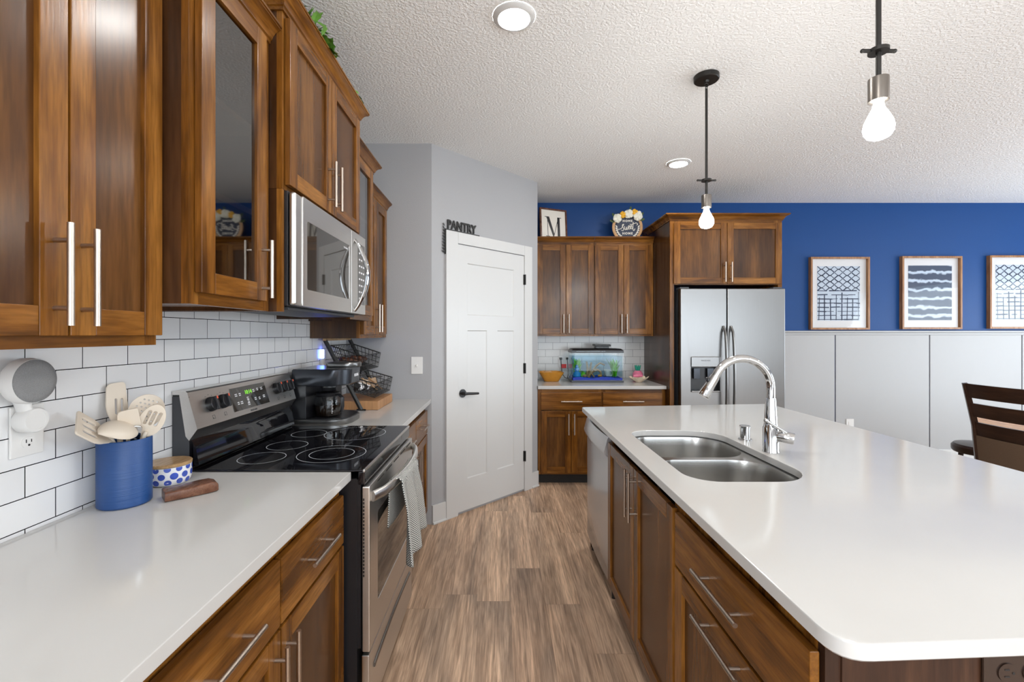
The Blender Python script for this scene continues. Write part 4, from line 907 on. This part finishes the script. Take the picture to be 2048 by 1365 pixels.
# cutting board + wire rack
m = MB(); m.box(-1.10, -.772, 2.826, 3.19, CT, CT+.056, .004); one(m, 'cutting_board', WBOARD, 'thick butcher-block cutting board under the wire basket rack', 'cutting board')
rk = thing('basket_rack', 'two-tier black wire basket rack on the cutting board', 'rack', (-.95, 3.03, CT+.056))
for y in (2.810, 3.262):
    m = MB(); m.tube([(-.872, y, CT+.004), (-1.098, y, 1.352)], .011, 4, flat=(1.2, .5)); m.tube([(-.90, y, CT+.003), (-.845, y, CT+.003)], .006, 6); m.tube([(-1.095, y, CT+.003), (-1.075, y, CT+.02), (-1.0, y, 1.165)], .006, 6); m.build('side_bar', M_BLKM, rk)
m = MB(); m.box(-1.108, -1.086, 2.80, 3.272, 1.345, 1.361, .003); m.build('handle_bar', WBAMBOO, rk, label='wooden carrying bar')
def basket(xb, zb, xf, zf, dep):
    m = MB(); r = .0021; y0, y1 = 2.822, 3.250; q = V((xf-xb, 0, zf-zb)); dn = V((.10, 0, -1)).normalized()
    def pt(s, y, d): ins = .022*d; return V((xb, y, zb)) + q*(ins/q.length + s*(1-2*ins/q.length)) + dn*dep*d
    def Y(t, d): ins = .022*d; return y0+ins+(y1-y0-2*ins)*t
    for d in (0, .34, .67, 1.0): m.tube([pt(0, Y(0, d), d), pt(1, Y(0, d), d), pt(1, Y(1, d), d), pt(0, Y(1, d), d)], r*(1.7 if d == 0 else 1), 6, loop=True)
    for k in range(15):
        t = k/14; m.tube([pt(0, Y(t, 0), 0), pt(0, Y(t, 1), 1), pt(1, Y(t, 1), 1), pt(1, Y(t, 0), 0)], r, 6)
    for k in range(1, 7):
        s = k/7; m.tube([pt(s, Y(0, 0), 0), pt(s, Y(0, 1), 1), pt(s, Y(1, 1), 1), pt(s, Y(1, 0), 0)], r, 6)
    m.build('wire_basket', M_BLKM, rk); return pt, Y
pt1, Y1_ = basket(-1.065, 1.315, -.872, 1.252, .105); pt2, Y2_ = basket(-.985, 1.135, -.788, 1.078, .095)
GB = 'odds and ends in the lower wire basket'
def lay(name, label, cat, mb, m, g=None): return mb.build(name, m, label=label, cat=cat, group=g)
zb2 = lambda s, y: pt2(s, y, 1).z
m = MB(); p = pt2(.45, 3.10, .95); m.box(-.035, .035, -.045, .045, .0, .062, .006, 0, Matrix.Translation(p+V((0, 0, .006))) @ Matrix.Rotation(R(-16), 4, 'Y') @ Matrix.Rotation(R(20), 4, 'Z')); lay('wooden_box', 'pale wooden block at the far end of the lower wire basket', 'box', m, WMAPLE)
m = MB(); p = pt2(.3, 2.98, .95); m.ball(p+V((0, 0, .036)), .036, 1, 1.2, .8); lay('bread_roll', 'round cream bundle in the middle of the lower wire basket', 'bundle', m, M_CREAM)
for k, (s_, y0_, y1_, lab) in enumerate(((.72, 2.90, 3.06, 'pale wooden stick leaning across the lower wire basket'), (.82, 2.99, 3.13, 'second pale wooden stick, farther along the lower wire basket'))):
    m = MB(); a = pt2(s_-.30, y0_, .5)+V((0, 0, .04)); b = pt2(s_, y1_, .97)+V((0, 0, .008)); m.tube([a, a.lerp(b, .5), b], [.007, .005, .004], 10); lay('wooden_stick', lab, 'stick', m, WMAPLE, GB)
m = MB(); a = pt2(.15, 2.88, .2)+V((0, 0, .03)); b = pt2(.65, 3.08, .0)+V((0, 0, .006)); m.tube([a, a.lerp(b, .7), b, b+(b-a)*.10, b+(b-a)*.22, b+(b-a)*.30], [.004, .004, .004, .014, .016, .006], 12, flat=(.4, 1)); lay('metal_scoop', 'steel scoop lying on top of the lower wire basket', 'scoop', m, M_STEEL)
random.seed(11)
for k in range(6):
    p = pt2(.25+.1*(k % 3), 2.86+.022*k, .93); m = MB(); Mr = Matrix.Rotation(random.uniform(0, 1.2), 4, 'X') @ Matrix.Rotation(random.uniform(0, 1), 4, 'Y')
    m.lathe([(.015, -.014), (.020, .012), (.022, .013), (.022, .0145), (.003, .0150)], p+V((0, 0, .024)), 16, M=Mr.to_3x3().to_4x4()); lay('coffee_pod', 'small coffee pod in the near end of the lower wire basket', 'coffee pod', m, [M_CERAM if k % 2 else M_BLK], 'coffee pods in the lower wire basket')
for k in range(7):
    p = pt1(.22+.11*(k % 4), 2.86+.05*k, .93); m = MB(); m.ball(p+V((0, 0, .024)), .026, 1.15, .85, .75, 12); lay('snack_packet', 'small brown packet lying in the upper wire basket', 'packet', m, WWALNUT, 'brown packets in the upper wire basket')
# light switch on the grey end wall
o = thing('light_switch', 'white toggle light switch on the grey end wall', 'light switch', (-.622, YE, 1.158))
m = MB(); m.box(-.664, -.580, YE-.0065, YE-.0005, 1.096, 1.221, .003); m.build('cover_plate', M_WPLAS, o)
m = MB(); m.box(-.6275, -.6165, YE-.016, YE-.006, 1.150, 1.168, .003, 0); m.build('toggle', M_WPLAS, o)

# ------------------------------------------------------------------ ivy on the tall cabinet
def leafy(name, label, pts, n, sz, seed, mts, spread=.05):
    random.seed(seed); root = thing(name, label, 'plant', pts[0])
    m = MB(); m.tube(pts, .0025, 6); m.build('stem', M_GREEN, root); m = MB(); P_ = [V(p) for p in pts]
    for k in range(n):
        t = random.random()*(len(P_)-1); i = int(t); c0 = P_[i].lerp(P_[min(i+1, len(P_)-1)], t-i)+V((random.uniform(-1, 1), random.uniform(-1, 1), random.uniform(-.1, .9)))*spread
        s = sz*random.uniform(.7, 1.25); Ml = Matrix.Translation(c0) @ Matrix.Rotation(random.uniform(0, 6.28), 4, 'Z') @ Matrix.Rotation(random.uniform(-1.1, 1.1), 4, 'X') @ Matrix.Rotation(random.uniform(-.8, .8), 4, 'Y')
        o = [(0, -.55), (.22, -.42), (.55, -.38), (.38, -.05), (.52, .25), (.22, .22), (0, .65), (-.22, .22), (-.52, .25), (-.38, -.05), (-.55, -.38), (-.22, -.42)]
        c = m.bm.verts.new(Ml @ V((0, -.05*s, .10*s))); vs = [m.bm.verts.new(Ml @ V((x*s, y*s, -.03*s*abs(x)))) for x, y in o]
        for q in range(12): m.face([c, vs[q], vs[(q+1) % 12]])
    m.build('leaves', mts, root, recalc=False, ang=60); return root
leafy('ivy_garland', 'green ivy garland on top of the tallest cabinet over the microwave', [(-.72, 1.58, 2.516), (-.70, 1.70, 2.517), (-.71, 1.82, 2.516), (-.76, 2.0, 2.516)], 46, .046, 5, M_GREEN, .035)
leafy('ivy_sprig', 'thin yellow-green sprig at the far end of the tallest cabinet', [(-.70, 2.10, 2.517), (-.685, 2.2, 2.518), (-.70, 2.27, 2.518)], 9, .022, 8, M_GREEN, .012)

# ------------------------------------------------------------------ pantry sign
sg = thing('pantry_sign', 'black metal sign reading PANTRY on the corner of the pantry door casing', 'sign', MD @ V((T0, -.012, 2.166)))
m = MB(); wbox(m, T0-.006, .462, .005, .013, 2.1655, 2.174); wbox(m, T0-.006, T0-.0006, .005, .013, 1.985, 2.174); m.build('bracket', M_BLKM, sg)
m = MB(); m.text('PANTRY', MP @ Matrix.Translation((.281, 2.208, .009)), .092, .004, 0, .0028, spacing=1.02, sx=.82); m.build('lettering', M_BLKM, sg)
m = MB(); random.seed(2)
for k in range(10):
    z = 1.99+.0225*k; sgn = 1
    for dx, dz in ((-.030, .020), (-.018, .026)):
        a = MP @ V((T0-.008, z, .009)); b = MP @ V((T0-.008+dx*(1-.4*k/10), z+dz, .009)); m.tube([a, a.lerp(b, .5), b], [.0012, .0036, .001], 8, flat=(1, .5))
m.build('leaf_sprig', M_BLKM, sg)

# ------------------------------------------------------------------ fish tank counter
tx0, tx1, ty0, ty1, tz = .671, 1.175, 4.405, 4.66, .9145
tk = thing('fish_tank', 'lit fish tank with blue gravel on the back counter', 'fish tank', ((tx0+tx1)/2, (ty0+ty1)/2, tz))
m = MB()
for z0, z1 in ((tz, tz+.022), (tz+.288, tz+.304)):
    m.box(tx0, tx1, ty0, ty0+.01, z0, z1); m.box(tx0, tx1, ty1-.01, ty1, z0, z1); m.box(tx0, tx0+.01, ty0+.01, ty1-.01, z0, z1); m.box(tx1-.01, tx1, ty0+.01, ty1-.01, z0, z1)
m.box(tx0+.01, tx1-.01, ty0+.01, ty1-.01, tz, tz+.006); m.build('frame', M_BLK, tk)
m = MB(); g = .004
m.box(tx0+.003, tx1-.003, ty0+.003, ty0+.003+g, tz+.022, tz+.288); m.box(tx0+.003, tx1-.003, ty1-.003-g, ty1-.003, tz+.022, tz+.288)
m.box(tx0+.003, tx0+.003+g, ty0+.008, ty1-.008, tz+.022, tz+.288); m.box(tx1-.003-g, tx1-.003, ty0+.008, ty1-.008, tz+.022, tz+.288); m.build('glass_walls', M_GLASS, tk)
m = MB(); m.rings([[(tx0+i, ty0+i, z), (tx1-i, ty0+i, z), (tx1-i, ty1-i*.3, z), (tx0+i, ty1-i*.3, z)] for i, z in ((.001, tz+.3045), (.001, tz+.312), (.022, tz+.328))]); m.build('hood', M_BLK, tk)
m = MB(); m.box(tx0+.06, tx0+.34, ty0+.07, ty0+.11, tz+.297, tz+.3035); m.build('light_strip', M_LED, tk)
m = MB(); m.box(tx0+.012, tx1-.012, ty0+.012, ty1-.012, tz+.0565, tz+.255); m.build('water', M_WATER, tk)
m = MB(); rows = []; random.seed(4); nx, ny = 40, 12
for i in range(nx+1):
    rows.append([m.bm.verts.new((tx0+.012+(tx1-tx0-.024)*i/nx, ty0+.012+(ty1-ty0-.024)*j/ny, tz+.048+.006*math.sin(i*.3)+random.uniform(-.0025, .0025))) for j in range(ny+1)])
for i in range(nx):
    for j in range(ny): m.face([rows[i][j], rows[i+1][j], rows[i+1][j+1], rows[i][j+1]])
for i in range(nx):
    for j in (0, ny):
        a, b = rows[i][j], rows[i+1][j]; c, d = m.bm.verts.new((b.co.x, b.co.y, tz+.0065)), m.bm.verts.new((a.co.x, a.co.y, tz+.0065)); m.face([a, b, c, d])
m.build('aquarium_gravel', M_GRAVEL, kind='stuff', label='bright blue gravel on the floor of the fish tank', cat='gravel', ang=20)
fb = thing('aquarium_filter', 'black hang-on filter on top of the fish tank', 'filter', (.985, 4.55, tz+.3285))
m = MB(); m.box(.925, 1.055, 4.50, 4.60, tz+.3285, tz+.352, .004); m.box(.910, 1.065, 4.49, 4.61, tz+.352, tz+.372, .005); m.build('housing', M_BLK, fb)
m = MB(); m.box(1.066, 1.082, 4.53, 4.56, tz+.348, tz+.366, .004); m.build('knob', M_BLK, fb)
def waterplant(label, x, y, n, h, seed):
    random.seed(seed); m = MB()
    for k in range(n):
        a = random.uniform(0, 6.28); L_ = h*random.uniform(.6, 1); w_ = random.uniform(.011, .021); lean = random.uniform(.12, .42)*L_
        base = V((x+random.uniform(-.022, .022), y+random.uniform(-.03, .03), tz+.052)); dirn = V((math.cos(a), math.sin(a)*.7, 0)); side = V((-dirn.y, dirn.x, 0)); row = []
        for q in range(7):
            t = q/6; c = base+dirn*lean*t*t+V((0, 0, L_*t)); ww = w_*math.sin(math.pi*(t*.9+.08)); row.append((m.bm.verts.new(c-side*ww), m.bm.verts.new(c+side*ww)))
        for p_, q_ in zip(row, row[1:]): m.face([p_[0], p_[1], q_[1], q_[0]])
    return one(m, 'aquarium_plant', M_AQG, label, 'aquarium plant', 'water plants in the fish tank')
waterplant('tall green water plant at the bowl-side end of the fish tank', .735, 4.51, 44, .185, 1); waterplant('bushy green water plant at the shell-dish end of the fish tank', 1.105, 4.50, 46, .185, 2); waterplant('low pale green water plant beside the turquoise ornament', .79, 4.47, 14, .06, 3)
m = MB(); x, y, z = .722, 4.452, tz+.054
m.lathe([(.034, 0), (.040, .012), (.036, .033), (.025, .047), (.021, .052), (.027, .063), (.027, .078), (.017, .088), (.014, .093), (.016, .101), (.011, .112), (.002, .116)], (x+.006, y+.004, z), 20); one(m, 'aquarium_ornament', M_TURQ, 'turquoise seated ornament in the front corner of the fish tank', 'ornament')
m = MB(); random.seed(6)
for pts in (((.835, 4.50, .05), (.842, 4.50, .12), (.834, 4.51, .20)), ((.86, 4.50, .05), (.868, 4.5, .13), (.880, 4.51, .19)), ((.85, 4.49, .06), (.89, 4.49, .10), (.925, 4.50, .155), (.965, 4.50, .185), (1.01, 4.49, .165)), ((.845, 4.47, .05), (.868, 4.46, .09), (.90, 4.47, .05)), ((.90, 4.48, .11), (.935, 4.48, .12), (.965, 4.48, .10), (.975, 4.48, .052))):
    q = [V((a, b, tz+c)) for a, b, c in pts]; m.tube(q, [.016-.008*i/(len(q)-1) for i in range(len(q))], 10)
one(m, 'driftwood', M_DRIFT, 'branching tan driftwood in the middle of the fish tank', 'driftwood')
m = MB(); m.lathe([(.028, .0), (.030, .05), (.033, .064), (.030, .066), (.026, .052), (.024, .004)], (1.035, 4.50, tz+.056), 24); m.tube([(1.065+.02*math.cos(t), 4.49, tz+.085+.026*math.sin(t)) for t in [2*math.pi*k/16 for k in range(16)]], .007, 8, loop=True); one(m, 'resin_pot', M_STONE, 'grey stone pot ornament with a ring in the fish tank', 'ornament')
for k, (x, y, r, lab) in enumerate(((.80, 4.45, .020, 'brown pebble beside the low pale plant in the fish tank'), (.955, 4.46, .018, 'tan pebble under the driftwood arch in the fish tank'), (1.0, 4.455, .015, 'dark pebble in front of the stone pot in the fish tank'))):
    m = MB(); m.ball((x, y, tz+.052+r*.6), r, 1.2, 1, .75, 14); one(m, 'pebble', [M_DRIFT, M_BASKET, M_SLATE][k], lab, 'pebble', 'pebbles in the fish tank')
# amber bowl
m = MB(); cxb, cyb = .488, 4.56
out = []
for s_, z in ((.066, 0), (.072, .004), (.120, .088), (.122, .092), (.116, .090), (.068, .010), (.01, .008)):
    out.append([(cxb+s_*a, cyb+s_*b*.85, tz+z+(.010*(1-abs(a)) if z > .08 else 0)) for a, b in rrect(-1, 1, -1, 1, .45, 5)])
m.rings(out); one(m, 'amber_bowl', M_BASKET, 'amber square bowl on the counter beside the pantry corner', 'bowl')
m = MB(); m.ball((.455, 4.55, tz+.070), .040, 1.3, 1, .9, 18); one(m, 'bread_roll', M_TANW, 'tan roll in the amber bowl', 'bread')
# red tag outlet and cords by the tank
o = thing('outlet', 'white outlet with plugged-in black cords beside the fish tank', 'outlet', (.68, YB-.008, 1.10))
m = MB(); m.box(.588, .720, YB-.0145, YB-.0085, 1.035, 1.160, .003); m.build('cover_plate', M_WPLAS, o)
pc = thing('power_cord', 'black power cords with a red tag looping behind the fish tank', 'cord', (.65, YB-.03, CT))
m = MB(); m.box(.600, .625, YB-.040, YB-.0148, 1.118, 1.140, .003); m.box(.668, .690, YB-.040, YB-.0148, 1.118, 1.140, .003); m.build('plug', M_BLK, pc)
for xa, xb in ((.612, .668), (.679, .675)):
    m = MB(); m.tube([(xa, YB-.04, 1.129), (xa+.004, YB-.045, 1.05), (xa+.012, YB-.045, .975), (xa+(xb-xa)*.6+.006, YB-.05, .932), (xb, YB-.06, .925), (xb+.03, YB-.10, .922)], .0032, 8); m.build('cord', M_BLK, pc)
m = MB(); m.box(.618, .668, YB-.052, YB-.049, 1.030, 1.072, .001); m.build('tag', M_RED, pc, label='red tag')
# shell dish, pink pineapple
m = MB(); cxs, cys = 1.338, 4.47; rings = []
for rr, z in ((.028, 0), (.034, .004), (.070, .030), (.092, .046), (.090, .047), (.066, .033), (.03, .008), (.003, .006)):
    ring = []
    for k in range(40):
        a = 2*math.pi*k/40; wv = 1+(.10*math.cos(8*a) if rr > .05 else 0); ring.append((cxs+rr*wv*math.cos(a), cys+rr*wv*math.sin(a)*.75, tz+z+(.010*math.cos(8*a) if rr > .06 else 0)))
    rings.append(ring)
m.rings(rings); one(m, 'shell_dish', M_CREAM, 'cream shell-shaped dish beside the refrigerator panel', 'dish')
m = MB(); m.tube([(1.285, 4.46, tz+.058), (1.32, 4.45, tz+.066), (1.37, 4.46, tz+.060)], [.012, .018, .010], 14); one(m, 'seashell', M_PINK, 'pinkish shell lying in the cream shell dish', 'seashell')
pn_ = thing('pineapple_jar', 'pink pineapple-shaped jar with teal leaves behind the shell dish', 'jar', (1.385, 4.66, tz))
m = MB(); m.lathe([(.030, 0), (.046, .012), (.054, .04), (.050, .072), (.032, .094), (.012, .100)], (1.385, 4.66, tz), 24); m.build('body', M_PINK, pn_)
for k in range(7):
    a = 2*math.pi*k/7; q = MB(); q.tube([(1.385+.012*math.cos(a), 4.66+.012*math.sin(a), tz+.098), (1.385+.020*math.cos(a), 4.66+.02*math.sin(a), tz+.125), (1.385+.030*math.cos(a), 4.66+.03*math.sin(a), tz+.152)], [.008, .009, .003], 8); q.build('leaf', M_TEAL, pn_)

# ------------------------------------------------------------------ above the back cabinets
fm_ = thing('framed_letter', 'white framed sign with a black letter M leaning above the back cabinets', 'framed sign', (.52, 4.58, 2.308))
ML = Matrix.Translation((.52, 4.585, 2.3085)) @ Matrix.Rotation(R(24), 4, 'Z') @ Matrix.Rotation(R(-4), 4, 'X')
m = MB(); W_, H_ = .155, .345
for a in ((-W_, -W_+.016, 0, H_), (W_-.016, W_, 0, H_), (-W_+.016, W_-.016, 0, .016), (-W_+.016, W_-.016, H_-.016, H_)): m.box(a[0], a[1], -.010, .012, a[2], a[3], .001, 0, ML)
m.build('frame', WWALNUT, fm_)
m = MB(); m.box(-W_+.016, W_-.016, .0, .006, .016, H_-.016, 0, 0, ML); m.build('board', M_SIGNW, fm_)
ms = MB(); zb_, zt_ = .058, .262
def strip(pts): 
    vs = [ms.bm.verts.new(ML @ V((x, -.001, z))) for x, z in pts]; ws = [ms.bm.verts.new(ML @ V((x, .0, z))) for x, z in pts]; ms.face(vs); n = len(vs)
    for i in range(n): ms.face([vs[i], ws[i], ws[(i+1) % n], vs[(i+1) % n]])
strip([(-.082, zt_), (-.048, zt_), (.008, zb_+.030), (.002, zb_), (-.006, zb_)]); strip([(.002, zb_), (.008, zb_+.035), (.056, zt_), (.064, zt_)])
strip([(.046, zb_), (.074, zb_), (.074, zt_), (.046, zt_)]); strip([(-.070, zb_), (-.064, zb_), (-.064, zt_-.01), (-.070, zt_-.01)])
for a, b, z in ((-.098, -.060, zt_-.006), (.050, .092, zt_-.006), (-.090, -.044, zb_), (.028, .092, zb_)): strip([(a, z), (b, z), (b, z+.006), (a, z+.006)])
ms.build('letter', M_BLK, fm_)
hs_ = thing('home_sign', 'round navy sign reading HOME sweet HOME with paper flowers, above the back cabinets', 'sign', (1.262, 4.60, 2.308))
hx, hy, hz = 1.262, 4.60, 2.308+.158
MH = frame_mat((hx, hy, hz), (1, 0, 0), (0, -1, -.0))
MHl = Matrix(((1, 0, 0, 0), (0, 0, -1, 0), (0, 1, 0, 0), (0, 0, 0, 1)))
m = MB(); m.lathe([(.152, -.009), (.154, -.004), (.154, .006), (.150, .009), (.128, .009), (.126, .003)], (hx, hy, hz), 48, M=MHl, cap1=False); m.build('wooden_ring', M_TANW, hs_)
m = MB(); m.lathe([(.127, -.006), (.127, .004), (.003, .004)], (hx, hy, hz), 48, M=MHl); m.build('board', M_NAVYP, hs_)
m = MB(); m.text('HOME', MH @ Matrix.Translation((0, .062, .0055)), .030, .0012, 0, .001, spacing=1.3); m.text('HOME', MH @ Matrix.Translation((0, -.064, .0055)), .032, .0012, 0, .001, spacing=1.3)
def script(pts, r=.0036):
    P_ = [V((x, y)) for x, y in pts]; out = []
    for i in range(len(P_)-1):
        p0, p1, p2, p3 = P_[max(0, i-1)], P_[i], P_[i+1], P_[min(len(P_)-1, i+2)]
        for q in range(5):
            t = q/5; out.append(.5*((2*p1)+(p2-p0)*t+(2*p0-5*p1+4*p2-p3)*t*t+(3*p1-p0-3*p2+p3)*t**3))
    out.append(P_[-1]); m.tube([MH @ V((p.x*.125, p.y*.125, .0068)) for p in out], r, 6)
script([(-.95, -.10), (-.75, -.18), (-.5, -.10), (-.36, .12), (-.30, .24), (-.40, .20), (-.42, .06), (-.32, -.10), (-.36, -.28), (-.50, -.24)])       # s with its flourish
script([(-.24, .08), (-.22, -.18), (-.14, -.20), (-.08, .02), (-.08, -.18), (.0, -.18), (.06, .08)])                                                    # w
script([(.06, -.06), (.16, .02), (.14, .12), (.06, .06), (.07, -.14), (.18, -.14), (.24, -.02)]); script([(.24, -.04), (.34, .04), (.32, .14), (.24, .08), (.25, -.12), (.36, -.12), (.42, .0)])   # e e
script([(.46, .42), (.44, .10), (.44, -.18), (.52, -.28), (.60, -.12)]); script([(.18, .24), (.30, .22), (.46, .26), (.70, .34), (.82, .24), (.74, .16)])  # t and its bar
m.build('lettering', M_SIGNW, hs_)
random.seed(9)
for k, (dx, dz, r, mt) in enumerate(((-.105, .085, .045, M_PETAL), (-.052, .120, .034, M_YEL), (.008, .130, .045, M_PETAL), (.066, .148, .030, M_YEL), (.098, .108, .048, M_PETAL))):
    fl = MB()
    for q in range(9):
        a = 2*math.pi*q/9+k; rr = r*(.62 if q % 2 else .52); fl.ball((hx+dx+rr*math.cos(a), hy-.018-.008*(q % 3), hz+dz+rr*math.sin(a)), r*.48, 1, .45, 1, 10)
    fl.ball((hx+dx, hy-.030, hz+dz), r*.45, 1, .6, 1, 10); fl.build('paper_flower', mt, hs_)
m = MB()
for sgn in (-1, 1):
    for k in range(6):
        a = R(-90+sgn*(38+11*k)); p = V((hx+.112*math.cos(a), hy-.0095, hz+.112*math.sin(a))); m.ball(p, .010, 1.5, .25, .7, 8, M=Matrix.Rotation(-a-sgn*.9, 4, 'Y'))
m.build('painted_leaf_sprig', M_SIGNW, hs_)
m = MB()
for dx, dz, an in ((-.155, .06, 2.7), (-.14, .12, 2.2), (.15, .075, .4), (.145, .13, .9), (.03, .185, 1.4)):
    m.ball((hx+dx, hy-.008, hz+dz), .026, 1.0, .12, .5, 10, M=Matrix.Rotation(-an, 4, 'Y'))
m.build('green_leaf', M_DGREEN, hs_)

# ------------------------------------------------------------------ framed prints on the blue wall
def print_frame(x0, x1, z0, z1, label, kind):
    t = thing('framed_print', label, 'picture', ((x0+x1)/2, YB-.02, z0), 0, 'framed indigo prints on the blue wall'); y0, y1 = YB-.042, YB-.002; fw = .020
    m = MB()
    for a in ((x0, x0+fw, z0, z1), (x1-fw, x1, z0, z1), (x0+fw, x1-fw, z0, z0+fw), (x0+fw, x1-fw, z1-fw, z1)): m.box(a[0], a[1], y0, y1, a[2], a[3], .002)
    m.build('frame', WFRAME, t)
    m = MB(); m.box(x0+fw, x1-fw, YB-.012, YB-.008, z0+fw, z1-fw); m.build('mount', M_MAT, t)
    px0, px1, pz0, pz1 = x0+.085, x1-.085, z0+.095, z1-.095
    m = MB(); m.box(px0, px1, YB-.0135, YB-.0125, pz0, pz1)
    if kind != 'band':
        yb = YB-.0137; random.seed(21 if kind == 'a' else 22)
        def ln(a, b, w_):
            a, b = V(a), V(b); d = (b-a).normalized(); n = V((-d.y, d.x))*w_
            m.face([m.bm.verts.new((p.x, yb, p.y)) for p in (a-n, b-n, b+n, a+n)], 1)
        W2, H2 = px1-px0, pz1-pz0; zm = pz0+H2*.56; c = W2/5
        for r in range(5):                                          # honeycomb-like net above
            for q in range(5):
                X = px0+(q+.5)*c; Z = pz1-(r+.5)*c*.72
                if Z < zm: continue
                for sx, sz in ((1, 1), (1, -1), (-1, 1), (-1, -1)): ln((X+sx*c*.08, Z), (X+sx*c*.48, Z+sz*c*.34), .0042+random.uniform(-.001, .002))
                ln((X-c*.16, Z), (X+c*.16, Z), .006)
        for q in range(8):                                          # loose grid below
            X = px0+(q+.35)*W2/7.6
            if X < px1: ln((X+random.uniform(-.004, .004), pz0+.005), (X+random.uniform(-.004, .004), zm-random.uniform(0, .10)), random.choice((.003, .0042, .006)))
        for q in range(8):
            Z = pz0+.012+q*H2*.56/7.4
            if Z < zm:
                xx = px0+.004
                while xx < px1-.02:
                    L_ = random.uniform(.05, .16); ln((xx, Z), (min(px1, xx+L_), Z+random.uniform(-.004, .004)), random.choice((.003, .0042, .006))); xx += L_+random.choice((0, 0, .02, .04))
    m.build('print', [M_SHIB, M_INK] if kind == 'band' else [M_PRINT, M_INK], t, recalc=False)
    m = MB(); m.box(x0+fw, x1-fw, YB-.026, YB-.024, z0+fw, z1-fw); m.build('glass', M_PICGLASS, t)
print_frame(3.232, 3.853, 1.432, 2.196, 'framed indigo grid print nearest the refrigerator', 'a')
print_frame(4.192, 4.822, 1.437, 2.204, 'framed print of dark indigo wavy bands between the two grid prints', 'band')
print_frame(5.112, 5.742, 1.442, 2.212, 'framed indigo grid print cut off at the edge of the photo, farthest from the refrigerator', 'b')
o = thing('wall_plate', 'white plate low on the grey wainscot behind the island', 'wall plate', (3.66, YB-.014, .43))
m = MB(); m.box(3.62, 3.70, YB-.0205, YB-.0145, .37, .492, .003); m.build('cover_plate', M_WPLAS, o)
m = MB(); m.box(3.643, 3.677, YB-.0228, YB-.0205, .40, .462, .002); m.build('insert', M_WPLAS, o)

# ------------------------------------------------------------------ dining set
tb = thing('dining_table', 'round honey-coloured dining table behind the dark chair', 'table', (3.80, 3.06, 0))
m = MB(); m.lathe([(.43, .718), (.450, .722), (.452, .752), (.447, .758), (.003, .758)], (3.80, 3.06, 0), 64); m.build('tabletop', WTABLE, tb)
m = MB(); m.lathe([(.07, .724), (.05, .62), (.06, .40), (.055, .16), (.08, .10), (.16, .05), (.22, .03), (.23, .001)], (3.80, 3.06, 0), 32); m.build('pedestal', WSTOOL, tb)
def chair(label, loc, rz, panel):
    ch = thing('dining_chair', label, 'chair', (0, 0, 0)); w_ = .215                     # faces +x, back at x=0
    for sy in (-1, 1):
        m = MB(); m.tube([(.02, sy*w_, .001), (.03, sy*w_, .46), (-.0, sy*w_, .75), (-.075, sy*w_, 1.045)], [.019, .022, .021, .017], 4, flat=(1.3, 1.0)); m.build('leg', WSTOOL, ch)
        m = MB(); m.tube([(.43, sy*(w_+.01), .001), (.43, sy*(w_+.01), .44)], [.017, .022], 4); m.build('leg', WSTOOL, ch)
    m = MB(); m.box(.03, .45, -w_-.018, w_+.018, .40, .445, .004); m.build('seat_frame', WSTOOL, ch)
    m = MB(); m.rings([[(x, y, z) for x, y in rrect(.0+i, .47-i, -.24+i, .24-i, .05, 5)] for i, z in ((.008, .4455), (0, .458), (.002, .480), (.03, .496), (.10, .502))]); m.build('seat', M_LINEN, ch)
    def bx(z): return .03-.03*(z-.46)/.29 if z < .75 else -.075*(z-.75)/.295
    slats = [(.948, 1.045), (.816, .910), (.686, .778)] if panel else [(.955, 1.045), (.80, .86)]
    for z0, z1 in slats:
        m = MB(); rows = []
        for k in range(11):
            t = k/10; y = -w_+.008+(2*w_-.016)*t; bw = -.022*math.sin(math.pi*t); a, b = bx(z0), bx(z1)
            rows.append([(a+bw-.009, y, z0), (b+bw-.009, y, z1), (b+bw+.009, y, z1), (a+bw+.009, y, z0)])
        m.rings(rows); m.build('back_slat', WSTOOL, ch)
    m = MB(); rows = []
    for k in range(11):
        t = k/10; y = -w_+.012+(2*w_-.024)*t; bw = -.020*math.sin(math.pi*t); a, b = bx(.505), bx(.684)
        rows.append([(a+bw-.014, y, .505), (b+bw-.014, y, .685), (b+bw+.014, y, .685), (a+bw+.014, y, .505)])
    m.rings(rows); m.build('back_panel', M_LINEN, ch)
    ch.location = loc; ch.rotation_euler = (0, 0, rz); return ch
chair('dark slatted dining chair with brown upholstered back, beside the island', (3.295, 2.95, 0), R(2), True)

so = thing('stool', 'dark round stool beyond the slatted chair, near the wainscot', 'stool', (4.03, 3.80, 0))
m = MB(); m.lathe([(.17, .385), (.195, .39), (.205, .405), (.205, .44), (.19, .458), (.12, .468), (.003, .470)], (4.03, 3.80, 0), 40); m.build('seat', WSTOOL, so)
for k in range(4):
    a = R(45+90*k); m = MB(); m.tube([(4.03+.17*math.cos(a), 3.80+.17*math.sin(a), .001), (4.03+.14*math.cos(a), 3.80+.14*math.sin(a), .386)], [.014, .018], 10); m.build('leg', WSTOOL, so)
